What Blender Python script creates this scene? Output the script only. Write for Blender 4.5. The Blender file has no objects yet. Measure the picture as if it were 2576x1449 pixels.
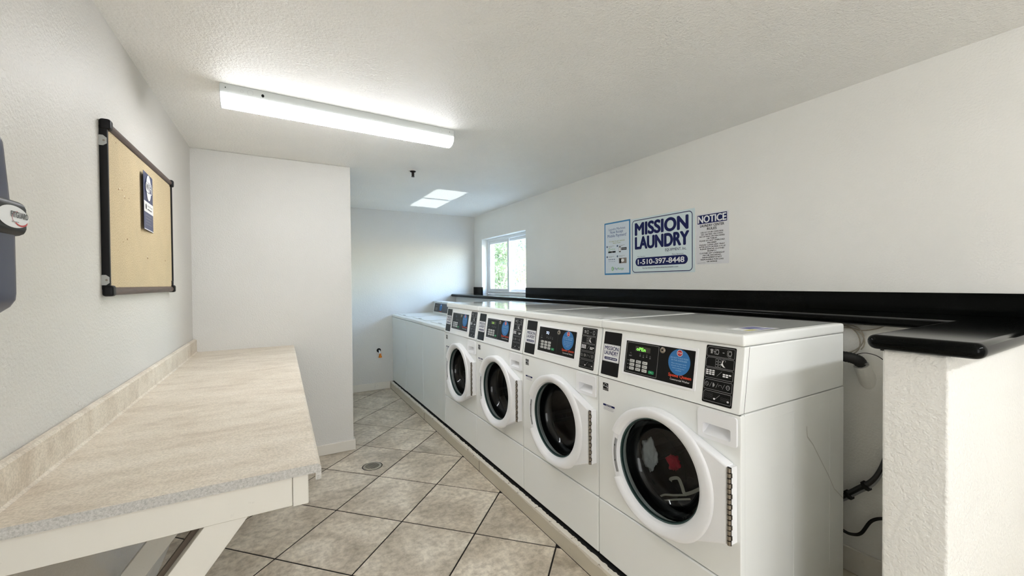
import bpy, bmesh, math, random
from mathutils import Vector, Matrix, noise
random.seed(7)
SC = bpy.context.scene
COL = SC.collection
PI = math.pi

# ------------------------------------------------------------------ camera
F_PX, YAW, PITCH, ROLL, CAM_H = 1020.76, 0.5182, 0.0127, -0.008, 1.3889
def make_camera():
    cy, sy, cp, sp = math.cos(YAW), math.sin(YAW), math.cos(PITCH), math.sin(PITCH)
    f = Vector((sy*cp, cy*cp, -sp)); r = Vector((cy, -sy, 0)); u = r.cross(f)
    cr, sr = math.cos(ROLL), math.sin(ROLL)
    r2 = cr*r + sr*u; u2 = -sr*r + cr*u
    cam = bpy.data.cameras.new('camera'); o = bpy.data.objects.new('camera', cam); COL.objects.link(o)
    cam.sensor_width = 36; cam.sensor_fit = 'HORIZONTAL'; cam.lens = 36*F_PX/2576; cam.clip_start = 0.02
    m = Matrix.Identity(4)
    for i in range(3):
        m[i][0], m[i][1], m[i][2] = r2[i], u2[i], -f[i]
    m[2][3] = CAM_H
    o.matrix_world = m
    SC.camera = o
make_camera()

# ------------------------------------------------------------------ light, sky, exposure
def area(name, loc, target, sx, sy, power, color, spread=180):
    l = bpy.data.lights.new(name, 'AREA'); l.shape = 'RECTANGLE'; l.size = sx; l.size_y = sy
    l.energy = power; l.color = color; l.spread = math.radians(spread)
    o = bpy.data.objects.new(name, l); COL.objects.link(o); o.location = loc
    o.rotation_euler = (Vector(target)-Vector(loc)).to_track_quat('-Z', 'Y').to_euler()
    return o
SUN_DIR = Vector((-1, -0.09, -1.5)).normalized()          # the way sunlight travels, in through the window
sun = bpy.data.lights.new('sun', 'SUN'); sun.energy = 3.0; sun.angle = math.radians(0.8); sun.color = (1, 0.96, 0.88)
so = bpy.data.objects.new('sun', sun); COL.objects.link(so); so.location = (6, 5, 8)
so.rotation_euler = SUN_DIR.to_track_quat('-Z', 'Y').to_euler()

w = bpy.data.worlds.new('sky'); SC.world = w; w.use_nodes = True
wn = w.node_tree; wn.nodes.clear()
wo = wn.nodes.new('ShaderNodeOutputWorld'); wb = wn.nodes.new('ShaderNodeBackground')
sky = wn.nodes.new('ShaderNodeTexSky'); sky.sky_type = 'NISHITA'; sky.sun_disc = False
sky.sun_elevation = math.radians(56); sky.sun_rotation = math.radians(90); sky.air_density = 1.3; sky.dust_density = 0.6
wn.links.new(sky.outputs[0], wb.inputs[0]); wb.inputs[1].default_value = 1.35; sky.ozone_density = 3.0
wn.links.new(wb.outputs[0], wo.inputs[0])

# soft fill lamp added behind the viewer, with no known source
area('rear_fill_lamp', (-0.05, -1.95, 1.3), (1.5, 1.6, 1.25), 0.95, 1.9, 12, (0.97, 0.985, 1.0))
LENS_EMISSION = 10.0
SC.view_settings.view_transform = 'Standard'; SC.view_settings.look = 'None'
SC.view_settings.exposure = 1.38; SC.view_settings.gamma = 1.0; SC.view_settings.use_curve_mapping = False
SC.cycles.use_denoising = True
try: SC.cycles.denoiser = 'OPENIMAGEDENOISE'
except Exception: pass
SC.cycles.max_bounces = 10; SC.cycles.diffuse_bounces = 6; SC.cycles.glossy_bounces = 5
SC.cycles.transparent_max_bounces = 16; SC.cycles.sample_clamp_indirect = 6.0

# ------------------------------------------------------------------ materials
def lin(c):
    return tuple((x/255/12.92 if x/255 <= 0.04045 else ((x/255+0.055)/1.055)**2.4) for x in c)
MATS = {}
class NT:
    def __init__(s, m): s.t = m.node_tree; s.n = s.t.nodes; s.l = s.t.links; s.b = s.n.get('Principled BSDF')
    def add(s, k, **kw):
        n = s.n.new(k)
        for a, v in kw.items():
            if a in n.inputs: n.inputs[a].default_value = v
            else: setattr(n, a, v)
        return n
    def coords(s):
        return s.add('ShaderNodeNewGeometry').outputs['Position']
    def noise(s, scale, detail=3, rough=0.55, vec=None, dist=0.0):
        n = s.add('ShaderNodeTexNoise'); n.inputs['Scale'].default_value = scale
        n.inputs['Detail'].default_value = detail; n.inputs['Roughness'].default_value = rough; n.inputs['Distortion'].default_value = dist
        s.l.new(vec if vec is not None else s.coords(), n.inputs['Vector'])
        return n.outputs['Fac']
    def ramp(s, fac, stops):
        r = s.add('ShaderNodeValToRGB'); e = r.color_ramp.elements
        while len(e) < len(stops): e.new(0.5)
        for i, (p, c) in enumerate(stops):
            e[i].position = p; e[i].color = (*c, 1) if len(c) == 3 else c
        s.l.new(fac, r.inputs[0]); return r.outputs[0]
    def bump(s, h, strength, dist):
        b = s.add('ShaderNodeBump'); b.inputs['Strength'].default_value = strength; b.inputs['Distance'].default_value = dist
        s.l.new(h, b.inputs['Height']); s.l.new(b.outputs[0], s.b.inputs['Normal'])
    def base(s, out): s.l.new(out, s.b.inputs['Base Color'])
def mat(name, rgb, rough=0.5, metal=0.0, fn=None, coat=0.0, spec=0.5):
    if name in MATS: return MATS[name]
    m = bpy.data.materials.new(name); m.use_nodes = True
    t = NT(m); c = lin(rgb)
    t.b.inputs['Base Color'].default_value = (*c, 1); t.b.inputs['Roughness'].default_value = rough
    t.b.inputs['Metallic'].default_value = metal; t.b.inputs['Coat Weight'].default_value = coat
    t.b.inputs['Specular IOR Level'].default_value = spec
    if fn: fn(t, c)
    m.diffuse_color = (*c, 1)
    MATS[name] = m; return m

def f_wall(scale=95, strength=0.35, dist=0.004, var=0.02):
    def fn(t, c):
        n = t.noise(scale, 2.5, 0.5)
        h = t.ramp(n, [(0.35, (0, 0, 0)), (0.68, (1, 1, 1))])
        t.bump(h, strength, dist)
        d = t.noise(2.3, 4)
        a = tuple(x*(1-var) for x in c); b = tuple(min(1, x*(1+var)) for x in c)
        t.base(t.ramp(d, [(0.3, a), (0.7, b)]))
    return fn
def f_enamel(t, c):
    n = t.noise(420, 2, 0.5); t.bump(n, 0.05, 0.0006)
def f_tile(t, c):
    oi = t.add('ShaderNodeObjectInfo')
    p = t.coords(); ad = t.add('ShaderNodeVectorMath', operation='ADD')
    ml = t.add('ShaderNodeVectorMath', operation='SCALE'); cb = t.add('ShaderNodeCombineXYZ')
    t.l.new(oi.outputs['Random'], cb.inputs[0]); t.l.new(oi.outputs['Random'], cb.inputs[1])
    t.l.new(cb.outputs[0], ml.inputs[0]); ml.inputs['Scale'].default_value = 17.0
    t.l.new(p, ad.inputs[0]); t.l.new(ml.outputs[0], ad.inputs[1]); v = ad.outputs[0]
    n1 = t.noise(3.4, 6, 0.62, v, 0.6); n2 = t.noise(28, 5, 0.68, v)
    big = t.ramp(n1, [(0.30, lin((168, 157, 139))), (0.48, lin((203, 192, 174))), (0.66, lin((232, 223, 206)))])
    fine = t.ramp(n2, [(0.36, (0.70, 0.68, 0.66)), (0.56, (1, 1, 1)), (0.72, (1.15, 1.15, 1.14))])
    mx = t.add('ShaderNodeMix', data_type='RGBA', blend_type='MULTIPLY'); mx.inputs[0].default_value = 1
    t.l.new(big, mx.inputs[6]); t.l.new(fine, mx.inputs[7])
    hs = t.add('ShaderNodeHueSaturation'); mr = t.add('ShaderNodeMapRange')
    mr.inputs[3].default_value = 0.93; mr.inputs[4].default_value = 1.06
    t.l.new(oi.outputs['Random'], mr.inputs[0]); t.l.new(mr.outputs[0], hs.inputs['Value']); t.l.new(mx.outputs[2], hs.inputs['Color'])
    t.base(hs.outputs[0]); t.bump(n2, 0.12, 0.0015)
def f_laminate(t, c):
    mp = t.add('ShaderNodeMapping'); mp.inputs['Scale'].default_value = (1.0, 2.2, 1.6); t.l.new(t.coords(), mp.inputs[0])
    n1 = t.noise(4.5, 6, 0.66, mp.outputs[0], 0.3); n2 = t.noise(190, 3, 0.6)
    a = t.ramp(n1, [(0.3, lin((200, 186, 168))), (0.5, lin((220, 209, 192))), (0.7, lin((232, 223, 208)))])
    b = t.ramp(n2, [(0.35, (0.80, 0.79, 0.77)), (0.62, (1.05, 1.05, 1.05))])
    mx = t.add('ShaderNodeMix', data_type='RGBA', blend_type='MULTIPLY'); mx.inputs[0].default_value = 1
    t.l.new(a, mx.inputs[6]); t.l.new(b, mx.inputs[7]); t.base(mx.outputs[2])
def f_granite(t, c):
    n = t.noise(260, 3, 0.7)
    t.base(t.ramp(n, [(0.62, c), (0.74, lin((34, 36, 34))), (0.82, lin((110, 112, 108)))]))
def f_cork(t, c):
    n = t.noise(240, 4, 0.7); n2 = t.noise(9, 4, 0.6)
    a = t.ramp(n, [(0.3, lin((158, 138, 104))), (0.5, lin((198, 180, 146))), (0.72, lin((218, 204, 174)))])
    b = t.ramp(n2, [(0.3, (0.93, 0.93, 0.93)), (0.7, (1.04, 1.03, 1.02))])
    mx = t.add('ShaderNodeMix', data_type='RGBA', blend_type='MULTIPLY'); mx.inputs[0].default_value = 1
    t.l.new(a, mx.inputs[6]); t.l.new(b, mx.inputs[7]); t.base(mx.outputs[2]); t.bump(n, 0.3, 0.001)
def f_chips(t, c):
    n = t.noise(34, 6, 0.7); n2 = t.noise(120, 3)
    t.base(t.ramp(n, [(0.60, c), (0.64, lin((120, 104, 84)))])); t.bump(n2, 0.3, 0.001)
def f_particle(t, c):
    n = t.noise(170, 4, 0.75); t.base(t.ramp(n, [(0.3, lin((150, 148, 143))), (0.5, c), (0.7, lin((206, 205, 201)))])); t.bump(n, 0.35, 0.002)
def f_scuff(t, c):
    n = t.noise(6, 5, 0.7); n2 = t.noise(55, 5, 0.8)
    mx = t.add('ShaderNodeMath', operation='MULTIPLY'); t.l.new(n, mx.inputs[0]); t.l.new(n2, mx.inputs[1])
    t.base(t.ramp(mx.outputs[0], [(0.33, c), (0.46, tuple(x*0.72 for x in c))]))
def f_wood_brown(t, c):
    mp = t.add('ShaderNodeMapping'); mp.inputs['Scale'].default_value = (1, 0.08, 1); t.l.new(t.coords(), mp.inputs[0])
    n = t.noise(160, 4, 0.6, mp.outputs[0]); t.base(t.ramp(n, [(0.3, lin((52, 36, 30))), (0.7, lin((84, 64, 54)))]))
def f_leaf(t, c):
    r = t.noise(3.1, 4, 0.6)
    r2 = t.noise(38, 1)
    a = t.ramp(r, [(0.30, tuple(x*0.55 for x in c)), (0.5, c), (0.68, tuple(min(1, x*1.6) for x in c))])
    t.base(a)
    t.b.inputs['Transmission Weight'].default_value = 0
    tr = t.add('ShaderNodeBsdfTranslucent'); ms = t.add('ShaderNodeMixShader'); ms.inputs[0].default_value = 0.5
    t.l.new(a, tr.inputs[0]); t.l.new(t.b.outputs[0], ms.inputs[1]); t.l.new(tr.outputs[0], ms.inputs[2])
    t.l.new(ms.outputs[0], t.n['Material Output'].inputs[0])
def thin_glass(name, tint, gloss_rough=0.0, spec=1.0, milky=0.0):
    if name in MATS: return MATS[name]
    m = bpy.data.materials.new(name); m.use_nodes = True; t = NT(m)
    tr = t.add('ShaderNodeBsdfTransparent'); tr.inputs[0].default_value = (*tint, 1)
    gl = t.add('ShaderNodeBsdfGlossy'); gl.inputs['Roughness'].default_value = gloss_rough
    fr = t.add('ShaderNodeFresnel'); gm = t.add('ShaderNodeNewGeometry'); mr = t.add('ShaderNodeMapRange')
    mr.inputs[3].default_value = 1.5; mr.inputs[4].default_value = 1/1.5; t.l.new(gm.outputs['Backfacing'], mr.inputs[0]); t.l.new(mr.outputs[0], fr.inputs[0])
    mu = t.add('ShaderNodeMath', operation='MULTIPLY'); mu.inputs[1].default_value = spec; t.l.new(fr.outputs[0], mu.inputs[0])
    ms = t.add('ShaderNodeMixShader'); t.l.new(mu.outputs[0], ms.inputs[0]); t.l.new(gl.outputs[0], ms.inputs[2])
    if milky:
        df = t.add('ShaderNodeBsdfDiffuse'); df.inputs[0].default_value = (0.8, 0.85, 0.86, 1)
        m2 = t.add('ShaderNodeMixShader'); m2.inputs[0].default_value = milky
        t.l.new(tr.outputs[0], m2.inputs[1]); t.l.new(df.outputs[0], m2.inputs[2]); t.l.new(m2.outputs[0], ms.inputs[1])
    else: t.l.new(tr.outputs[0], ms.inputs[1])
    t.l.new(ms.outputs[0], t.n['Material Output'].inputs[0]); MATS[name] = m; return m
def emis(name, rgb, strength):
    if name in MATS: return MATS[name]
    m = mat(name, rgb, 0.4); c = lin(rgb)
    b = m.node_tree.nodes['Principled BSDF']; b.inputs['Emission Color'].default_value = (*c, 1); b.inputs['Emission Strength'].default_value = strength
    return m

def lens_emis(name, strength):
    m = emis(name, (249, 251, 255), strength); t = NT(m)
    if any(l.to_socket.name == 'Emission Strength' for l in m.node_tree.links): return m
    g_ = t.add('ShaderNodeNewGeometry'); sx = t.add('ShaderNodeSeparateXYZ'); mr = t.add('ShaderNodeMapRange')
    mr.inputs[1].default_value = 0.05; mr.inputs[2].default_value = -0.9; mr.inputs[3].default_value = strength*0.22; mr.inputs[4].default_value = strength*1.15
    t.l.new(g_.outputs['Normal'], sx.inputs[0]); t.l.new(sx.outputs[2], mr.inputs[0]); t.l.new(mr.outputs[0], t.b.inputs['Emission Strength']); return m
M_WALLL = mat('wall_paint_left', (209, 206, 200), 0.5, fn=f_wall(120, 0.30, 0.003))
M_WALL = mat('wall_paint', (213, 212, 208), 0.5, fn=f_wall(120, 0.30, 0.003))
M_WALLR = mat('wall_paint_coarse', (235, 234, 229), 0.55, fn=f_wall(110, 0.22, 0.003))
M_WALLC = mat('half_wall_paint', (229, 228, 223), 0.55, fn=f_wall(80, 0.42, 0.004))
M_CEIL = mat('ceiling_paint', (245, 244, 240), 0.5, fn=f_wall(95, 0.5, 0.004))
M_TRIM = mat('trim_paint', (222, 218, 209), 0.4, fn=f_scuff)
M_TILE = mat('stone_tile', (130, 118, 102), 0.32, fn=f_tile)
M_GROUT = mat('dark_grout', (22, 17, 13), 0.9)
M_CURB = mat('curb_beige_paint', (204, 196, 178), 0.5, fn=f_scuff)
M_CURBW = mat('curb_white_paint', (226, 220, 208), 0.5, fn=f_chips)
M_GRAN = mat('black_granite', (7, 8, 7), 0.09, fn=f_granite, spec=0.08)
M_LAM = mat('beige_laminate', (206, 194, 174), 0.42, fn=f_laminate)
M_PART = mat('cut_particle_board', (184, 182, 177), 0.85, fn=f_particle)
M_WOODP = mat('white_painted_wood', (216, 213, 204), 0.45, fn=f_scuff)
M_BROWN = mat('bare_brown_wood', (92, 80, 68), 0.7)
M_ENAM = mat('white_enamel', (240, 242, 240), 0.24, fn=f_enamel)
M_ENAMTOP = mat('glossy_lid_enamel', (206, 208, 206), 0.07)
M_ENAM2 = mat('white_enamel_top_loader', (226, 230, 228), 0.28, fn=f_enamel)
M_DOORP = mat('white_door_plastic', (240, 241, 243), 0.3)
M_GREYP = mat('grey_plastic', (150, 152, 154), 0.35, 0.3)
M_DARKIN = mat('dark_drum_steel', (9, 9, 10), 0.35, 0.2)
M_BLACKR = mat('black_rubber', (12, 12, 12), 0.5)
M_TEAL = mat('teal_gasket', (44, 70, 68), 0.4)
M_CHROME = mat('worn_steel', (150, 142, 132), 0.3, 1.0)
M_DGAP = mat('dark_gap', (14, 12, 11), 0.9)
M_PBLK = mat('gloss_black_print', (9, 9, 10), 0.3, spec=0.2)
M_PWHT = mat('white_print', (232, 233, 234), 0.5)
M_PGRY = mat('grey_print', (150, 151, 152), 0.5)
M_PDGR = mat('dark_grey_print', (62, 63, 64), 0.5)
M_KEY = mat('key_plastic', (200, 201, 198), 0.4)
M_GREEN = mat('green_print', (20, 138, 84), 0.45)
M_BLUE = mat('blue_print', (38, 110, 172), 0.5)
M_NAVY = mat('navy_print', (15, 24, 82), 0.45, spec=0.25)
M_RED = mat('red_print', (186, 34, 40), 0.5)
M_ORNG = mat('orange_red_print', (214, 66, 36), 0.5)
M_LCD = mat('unlit_readout', (50, 44, 36), 0.3)
M_DIG = emis('green_digits', (120, 235, 80), 0.9)
M_DIGW = emis('pale_digits', (190, 205, 235), 0.7)
M_DIGD = mat('dim_digits', (92, 100, 130), 0.5)
M_DIGY = emis('yellow_green_digits', (150, 200, 60), 0.35)

# ------------------------------------------------------------------ mesh builder
class MB:
    def __init__(s): s.bm = bmesh.new(); s.mats = []; s.mi = 0; s.wn = False
    def m(s, material):
        if material not in s.mats: s.mats.append(material)
        s.mi = s.mats.index(material); return s
    def _tag(s, faces, smooth=False):
        for f in faces: f.material_index = s.mi; f.smooth = smooth
    def box(s, x0, x1, y0, y1, z0, z1, bev=0.0, seg=2, skip=()):
        v = [s.bm.verts.new(p) for p in ((x0,y0,z0),(x1,y0,z0),(x1,y1,z0),(x0,y1,z0),(x0,y0,z1),(x1,y0,z1),(x1,y1,z1),(x0,y1,z1))]
        q = {'-z':(0,3,2,1),'+z':(4,5,6,7),'-y':(0,1,5,4),'+x':(1,2,6,5),'+y':(2,3,7,6),'-x':(3,0,4,7)}
        fs = [s.bm.faces.new([v[i] for i in idx]) for k, idx in q.items() if k not in skip]
        if bev > 0:
            s.wn = True
            es = list({e for f in fs for e in f.edges if len(e.link_faces) == 2})
            r = bmesh.ops.bevel(s.bm, geom=es, offset=bev, segments=seg, affect='EDGES', profile=0.5)
            fs = list({f for vv in r['verts'] for f in vv.link_faces} | {f for f in fs if f.is_valid})
            s._tag(fs, True)
        else: s._tag(fs)
        return s
    def prism(s, pts, a, b, axis='y', bev=0.0, seg=2, smooth=None, wn=True):
        """extrude the closed outline pts (in the two other axes) from a to b along axis"""
        def P(p, t):
            return {'y': (p[0], t, p[1]), 'z': (p[0], p[1], t), 'x': (t, p[0], p[1])}[axis]
        va = [s.bm.verts.new(P(p, a)) for p in pts]; vb = [s.bm.verts.new(P(p, b)) for p in pts]
        n = len(pts)
        fa = s.bm.faces.new(va); fb = s.bm.faces.new(vb[::-1])
        side = [s.bm.faces.new((va[(i+1) % n], va[i], vb[i], vb[(i+1) % n])) for i in range(n)]
        fs = [fa, fb]+side
        if bev > 0:
            s.wn = s.wn or wn
            es = list(fa.edges)+list(fb.edges)
            r = bmesh.ops.bevel(s.bm, geom=es, offset=bev, segments=seg, affect='EDGES', profile=0.5)
            fs = list({f for vv in r['verts'] for f in vv.link_faces} | {f for f in fs if f.is_valid})
        s._tag(fs, bev > 0 if smooth is None else smooth)
        bmesh.ops.recalc_face_normals(s.bm, faces=fs)
        return s
    def hole_plate(s, outer, hole, y0, y1, hole2=None):
        """plate between outline outer and outline hole (same point count, matched), front at y0, back y1"""
        n = len(outer); h2 = hole2 or hole
        A = [s.bm.verts.new((p[0], y0, p[1])) for p in outer]; B = [s.bm.verts.new((p[0], y0, p[1])) for p in hole]
        C = [s.bm.verts.new((p[0], y1, p[1])) for p in outer]; D = [s.bm.verts.new((p[0], y1, p[1])) for p in h2]
        fs = []
        for i in range(n):
            j = (i+1) % n
            fs += [s.bm.faces.new((A[i], A[j], B[j], B[i])), s.bm.faces.new((A[j], A[i], C[i], C[j])), s.bm.faces.new((B[i], B[j], D[j], D[i])), s.bm.faces.new((C[j], C[i], D[i], D[j]))]
        s._tag(fs); bmesh.ops.recalc_face_normals(s.bm, faces=fs); return s
    def lathe(s, prof, cx, cz, a0=0, a1=2*PI, n=48, smooth=True, ysc=1, c3=None, axis='y'):
        """revolve prof [(r, t)] about the given axis through (cx, cz)"""
        full = abs(a1-a0-2*PI) < 1e-6; rows = []
        cnt = n if full else n+1
        for k in range(cnt):
            a = a0+(a1-a0)*k/n; row = []
            for r, t in prof:
                u, v = cx+r*math.cos(a), cz+r*math.sin(a)
                row.append(s.bm.verts.new({'y': (u, t, v), 'z': (u, v, t), 'x': (t, u, v)}[axis]))
            rows.append(row)
        fs = []
        for k in range(n):
            A, B = rows[k], rows[(k+1) % cnt]
            for i in range(len(prof)-1): fs.append(s.bm.faces.new((A[i], A[i+1], B[i+1], B[i])))
        s._tag(fs, smooth); bmesh.ops.remove_doubles(s.bm, verts=[v for r in rows for v in r], dist=1e-6)
        fs = [f for f in fs if f.is_valid]; bmesh.ops.recalc_face_normals(s.bm, faces=fs)
        return s
    def tube(s, pts, r, n=8, caps=True, rs=None):
        pts = [Vector(p) for p in pts]; rings = []; prev = None
        for i, p in enumerate(pts):
            d = (pts[min(i+1, len(pts)-1)]-pts[max(i-1, 0)]).normalized()
            if prev is None: up = Vector((0, 0, 1)) if abs(d.z) < 0.9 else Vector((1, 0, 0)); a = d.cross(up).normalized()
            else: a = (prev-d*prev.dot(d)).normalized()
            prev = a; b = d.cross(a); rr = rs[i] if rs else r
            rings.append([s.bm.verts.new(p+rr*(math.cos(2*PI*k/n)*a+math.sin(2*PI*k/n)*b)) for k in range(n)])
        fs = []
        for A, B in zip(rings, rings[1:]):
            for k in range(n): fs.append(s.bm.faces.new((A[k], A[(k+1) % n], B[(k+1) % n], B[k])))
        s._tag(fs, True)
        if caps:
            c = [s.bm.faces.new(rings[0][::-1]), s.bm.faces.new(rings[-1])]; s._tag(c)
            fs += c
        bmesh.ops.recalc_face_normals(s.bm, faces=fs)
        return s
    # ---- flat print in the xz plane at depth y (seen from -y)
    def poly(s, pts, y):
        f = s.bm.faces.new([s.bm.verts.new((p[0], y, p[1])) for p in pts]); f.normal_update()
        if f.normal.y > 0: f.normal_flip()
        s._tag([f]); return s
    def rect(s, x0, x1, z0, z1, y): return s.poly([(x0, z0), (x1, z0), (x1, z1), (x0, z1)], y)
    def rrect(s, x0, x1, z0, z1, r, y): return s.poly(rr_pts(x0, x1, z0, z1, r), y)
    def oval(s, cx, cz, rx, rz, y, n=28): return s.poly([(cx+rx*math.cos(2*PI*i/n), cz+rz*math.sin(2*PI*i/n)) for i in range(n)], y)
    def loop(s, pts, wd, y, closed=True):
        """a line of width wd along pts, mitred"""
        n = len(pts); L = []; R = []
        for i, p in enumerate(pts):
            a = pts[(i-1) % n] if closed or i else p; b = pts[(i+1) % n] if closed or i < n-1 else p
            dx, dz = b[0]-a[0], b[1]-a[1]; l = math.hypot(dx, dz) or 1; nx, nz = -dz/l*wd/2, dx/l*wd/2
            L.append((p[0]+nx, p[1]+nz)); R.append((p[0]-nx, p[1]-nz))
        for i in range(n if closed else n-1):
            j = (i+1) % n; s.poly([L[i], L[j], R[j], R[i]], y)
        return s
    def text(s, body, x0, x1, zb, cap, y, bold=0.0, shear=0.0, align='fit'):
        if bold > 0:
            d = bold*cap*0.9
            for q, (ddx, ddz) in enumerate([(d*math.cos(PI/4*k+0.01), d*math.sin(PI/4*k+0.01)*(0.55 if bold < 0.06 else 0.8)) for k in range(8)] if cap > 0.03 else ((-d, 0), (d, 0), (0, d*0.5), (0, -d*0.5))): s.text(body, x0+ddx, x1+ddx, zb+ddz, cap, y-0.00006*q, 0.0, shear, align)
            return s
        vs, fs = glyphs(body, 0.0)
        if not vs: return s
        mx0 = min(v[0] for v in vs); mx1 = max(v[0] for v in vs)
        zs = cap/H_CAP; xs = (x1-x0)/(mx1-mx0)
        if align != 'fit':
            xs = min(xs, zs*(align if isinstance(align, float) else 1.0)); x0 = (x0+x1)/2-(mx1-mx0)*xs/2
        bv = [s.bm.verts.new((x0+(v[0]-mx0)*xs+shear*v[1]*zs, y, zb+v[1]*zs)) for v in vs]
        for f in fs:
            try: nf = s.bm.faces.new([bv[i] for i in f])
            except ValueError: continue
            nf.normal_update()
            if nf.normal.y > 0: nf.normal_flip()
            nf.material_index = s.mi
        return s
    def xf(s, fn):
        for v in s.bm.verts: v.co = Vector(fn(v.co))
        return s
    def build(s, name, parent=None, material=None, smooth_angle=None, **props):
        me = bpy.data.meshes.new(name)
        if material is not None and not s.mats: s.mats = [material]
        for e in s.bm.edges:
            if len(e.link_faces) == 2 and e.calc_face_angle(0) > 1.0: e.smooth = False
        s.bm.to_mesh(me); s.bm.free()
        for mm in s.mats: me.materials.append(mm)
        o = bpy.data.objects.new(name, me); COL.objects.link(o)
        if s.wn:
            wm = o.modifiers.new('normals', 'WEIGHTED_NORMAL'); wm.keep_sharp = True; wm.weight = 50
        if parent is not None: o.parent = parent
        for k, v in props.items(): o[k] = v
        return o
def rr_pts(x0, x1, z0, z1, r, n=5):
    out = []
    for cx, cz, a in ((x1-r, z0+r, -PI/2), (x1-r, z1-r, 0), (x0+r, z1-r, PI/2), (x0+r, z0+r, PI)):
        for i in range(n+1):
            t = a+PI/2*i/n; out.append((cx+r*math.cos(t), cz+r*math.sin(t)))
    return out
_G = {}
def glyphs(body, bold):
    k = (body, bold)
    if k in _G: return _G[k]
    cu = bpy.data.curves.new('tmp_text', 'FONT'); cu.body = body; cu.size = 1; cu.resolution_u = 6 if body in ('MISSION', 'LAUNDRY', 'NOTICE', '1-510-397-8448') else 2; cu.offset = bold; cu.dimensions = '2D'; cu.fill_mode = 'FRONT' if False else cu.fill_mode
    o = bpy.data.objects.new('tmp_text', cu); COL.objects.link(o)
    dg = bpy.context.evaluated_depsgraph_get(); dg.update()
    me = bpy.data.meshes.new_from_object(o.evaluated_get(dg))
    vs = [(v.co.x, v.co.y) for v in me.vertices]; fs = [tuple(p.vertices) for p in me.polygons]
    bpy.data.objects.remove(o); bpy.data.curves.remove(cu); bpy.data.meshes.remove(me)
    _G[k] = (vs, fs); return _G[k]
_v, _f = glyphs('H', 0.0); H_CAP = max(v[1] for v in _v)
def thing(name, label, cat, loc=(0, 0, 0), rz=0.0, group=None):
    o = bpy.data.objects.new(name, None); COL.objects.link(o); o.location = loc; o.rotation_euler = (0, 0, rz)
    o.empty_display_size = 0.05; o['label'] = label; o['category'] = cat
    if group: o['group'] = group
    return o
def tag(o, label, cat, group=None):
    o['label'] = label; o['category'] = cat
    if group: o['group'] = group
    return o
def struct(o, label=None):
    o['kind'] = 'structure'
    if label: o['label'] = label
    return o
def copy_tree(o, parent=None):
    c = o.copy(); COL.objects.link(c)
    if parent is not None: c.parent = parent
    for ch in list(o.children): copy_tree(ch, c)
    return c

# ------------------------------------------------------------------ room measures (metres, viewer at 0, 0)
XL, XR, YP, XP, YB, ZC = -0.545, 2.4994, 3.615, 0.5175, 5.496, 2.364
YREAR = -2.1
XCURB, ZCURB, XF, Y12, MW = 1.2546, 0.0931, 1.288, 1.454, 0.683
XLOW = 2.20                      # face of the low furred wall under the ledge
ZLEDGE = 1.238
RW = -PI/2                       # things seen from the west (machines, right wall): local x = -Y, local y = into the wall
LW = PI/2                        # things on the left wall: local x = +Y, local y = into the wall

b = MB().m(M_GROUT); b.box(XL-0.1, XR+0.1, YREAR-0.1, YB+0.1, -0.12, -0.0025)
floor = struct(b.build('floor'), 'diagonally laid stone tile floor with dark joints')
b = MB().m(M_CEIL); b.box(XL-0.1, XR+0.22, YREAR-0.1, YB+0.1, ZC, ZC+0.12); struct(b.build('ceiling'))
b = MB().m(M_WALLL); b.box(XL-0.12, XL, YREAR-0.1, YP+0.05, -0.1, ZC); struct(b.build('wall_left'))
b = MB().m(M_WALL); b.box(XL-0.02, XP, YP, YB, -0.002, ZC, 0.006, 2); struct(b.build('wall_partition'))
b = MB().m(M_WALL); b.box(XP-0.05, XR+0.2, YB, YB+0.12, -0.1, ZC); struct(b.build('wall_back'))
b = MB().m(M_WALLR)
WY0, WY1, WZ1 = 4.05, 5.243, 2.01
b.box(XR, XR+0.2, YREAR-0.1, WY0, -0.1, ZC); b.box(XR, XR+0.2, WY1, YB+0.1, -0.1, ZC)
b.box(XR, XR+0.2, WY0, WY1, WZ1, ZC); b.box(XR, XR+0.2, WY0, WY1, -0.1, ZLEDGE-0.04)
struct(b.build('wall_right'))
b = MB().m(M_WALL); b.box(XL-0.1, XR+0.2, YREAR-0.12, YREAR, -0.1, ZC); struct(b.build('wall_rear'))
b = MB().m(M_WALLR); b.box(XLOW, XR+0.001, 0.40, YB, 0, ZLEDGE-0.04); struct(b.build('wall_low'), 'low thickened wall under the black ledge behind the washers')
WX0, WYa, WYb = 1.445, 0.337, 0.468
b = MB().m(M_WALLC); b.box(WX0, XR+0.001, WYa, WYb, 0, ZLEDGE-0.04, 0.008, 2); struct(b.build('wall_wing'), 'white textured half wall carrying the end of the black ledge')

# ---- floor tiles: 45 degree grid, each clipped to the visible floor
def clip(poly, inside, inter):
    out = []
    for i, p in enumerate(poly):
        q = poly[(i+1) % len(poly)]
        a, c = inside(p), inside(q)
        if a: out.append(p)
        if a != c: out.append(inter(p, q))
    return out
def clip_rect(poly, x0, x1, y0, y1):
    def cx(v): return lambda p, q: (v, p[1]+(q[1]-p[1])*(v-p[0])/(q[0]-p[0]))
    def cyy(v): return lambda p, q: (p[0]+(q[0]-p[0])*(v-p[1])/(q[1]-p[1]), v)
    for ins, it in ((lambda p: p[0] >= x0, cx(x0)), (lambda p: p[0] <= x1, cx(x1)), (lambda p: p[1] >= y0, cyy(y0)), (lambda p: p[1] <= y1, cyy(y1))):
        if len(poly) < 3: return []
        poly = clip(poly, ins, it)
    return poly
TS, TA, TOX, TOY = 0.4536, 0.7808, 0.9234, 3.331
ci, si = math.cos(TA), math.sin(TA); g = 0.0042
def grid(i, j): return (TOX+TS*(i*ci-j*si), TOY+TS*(i*si+j*ci))
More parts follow.
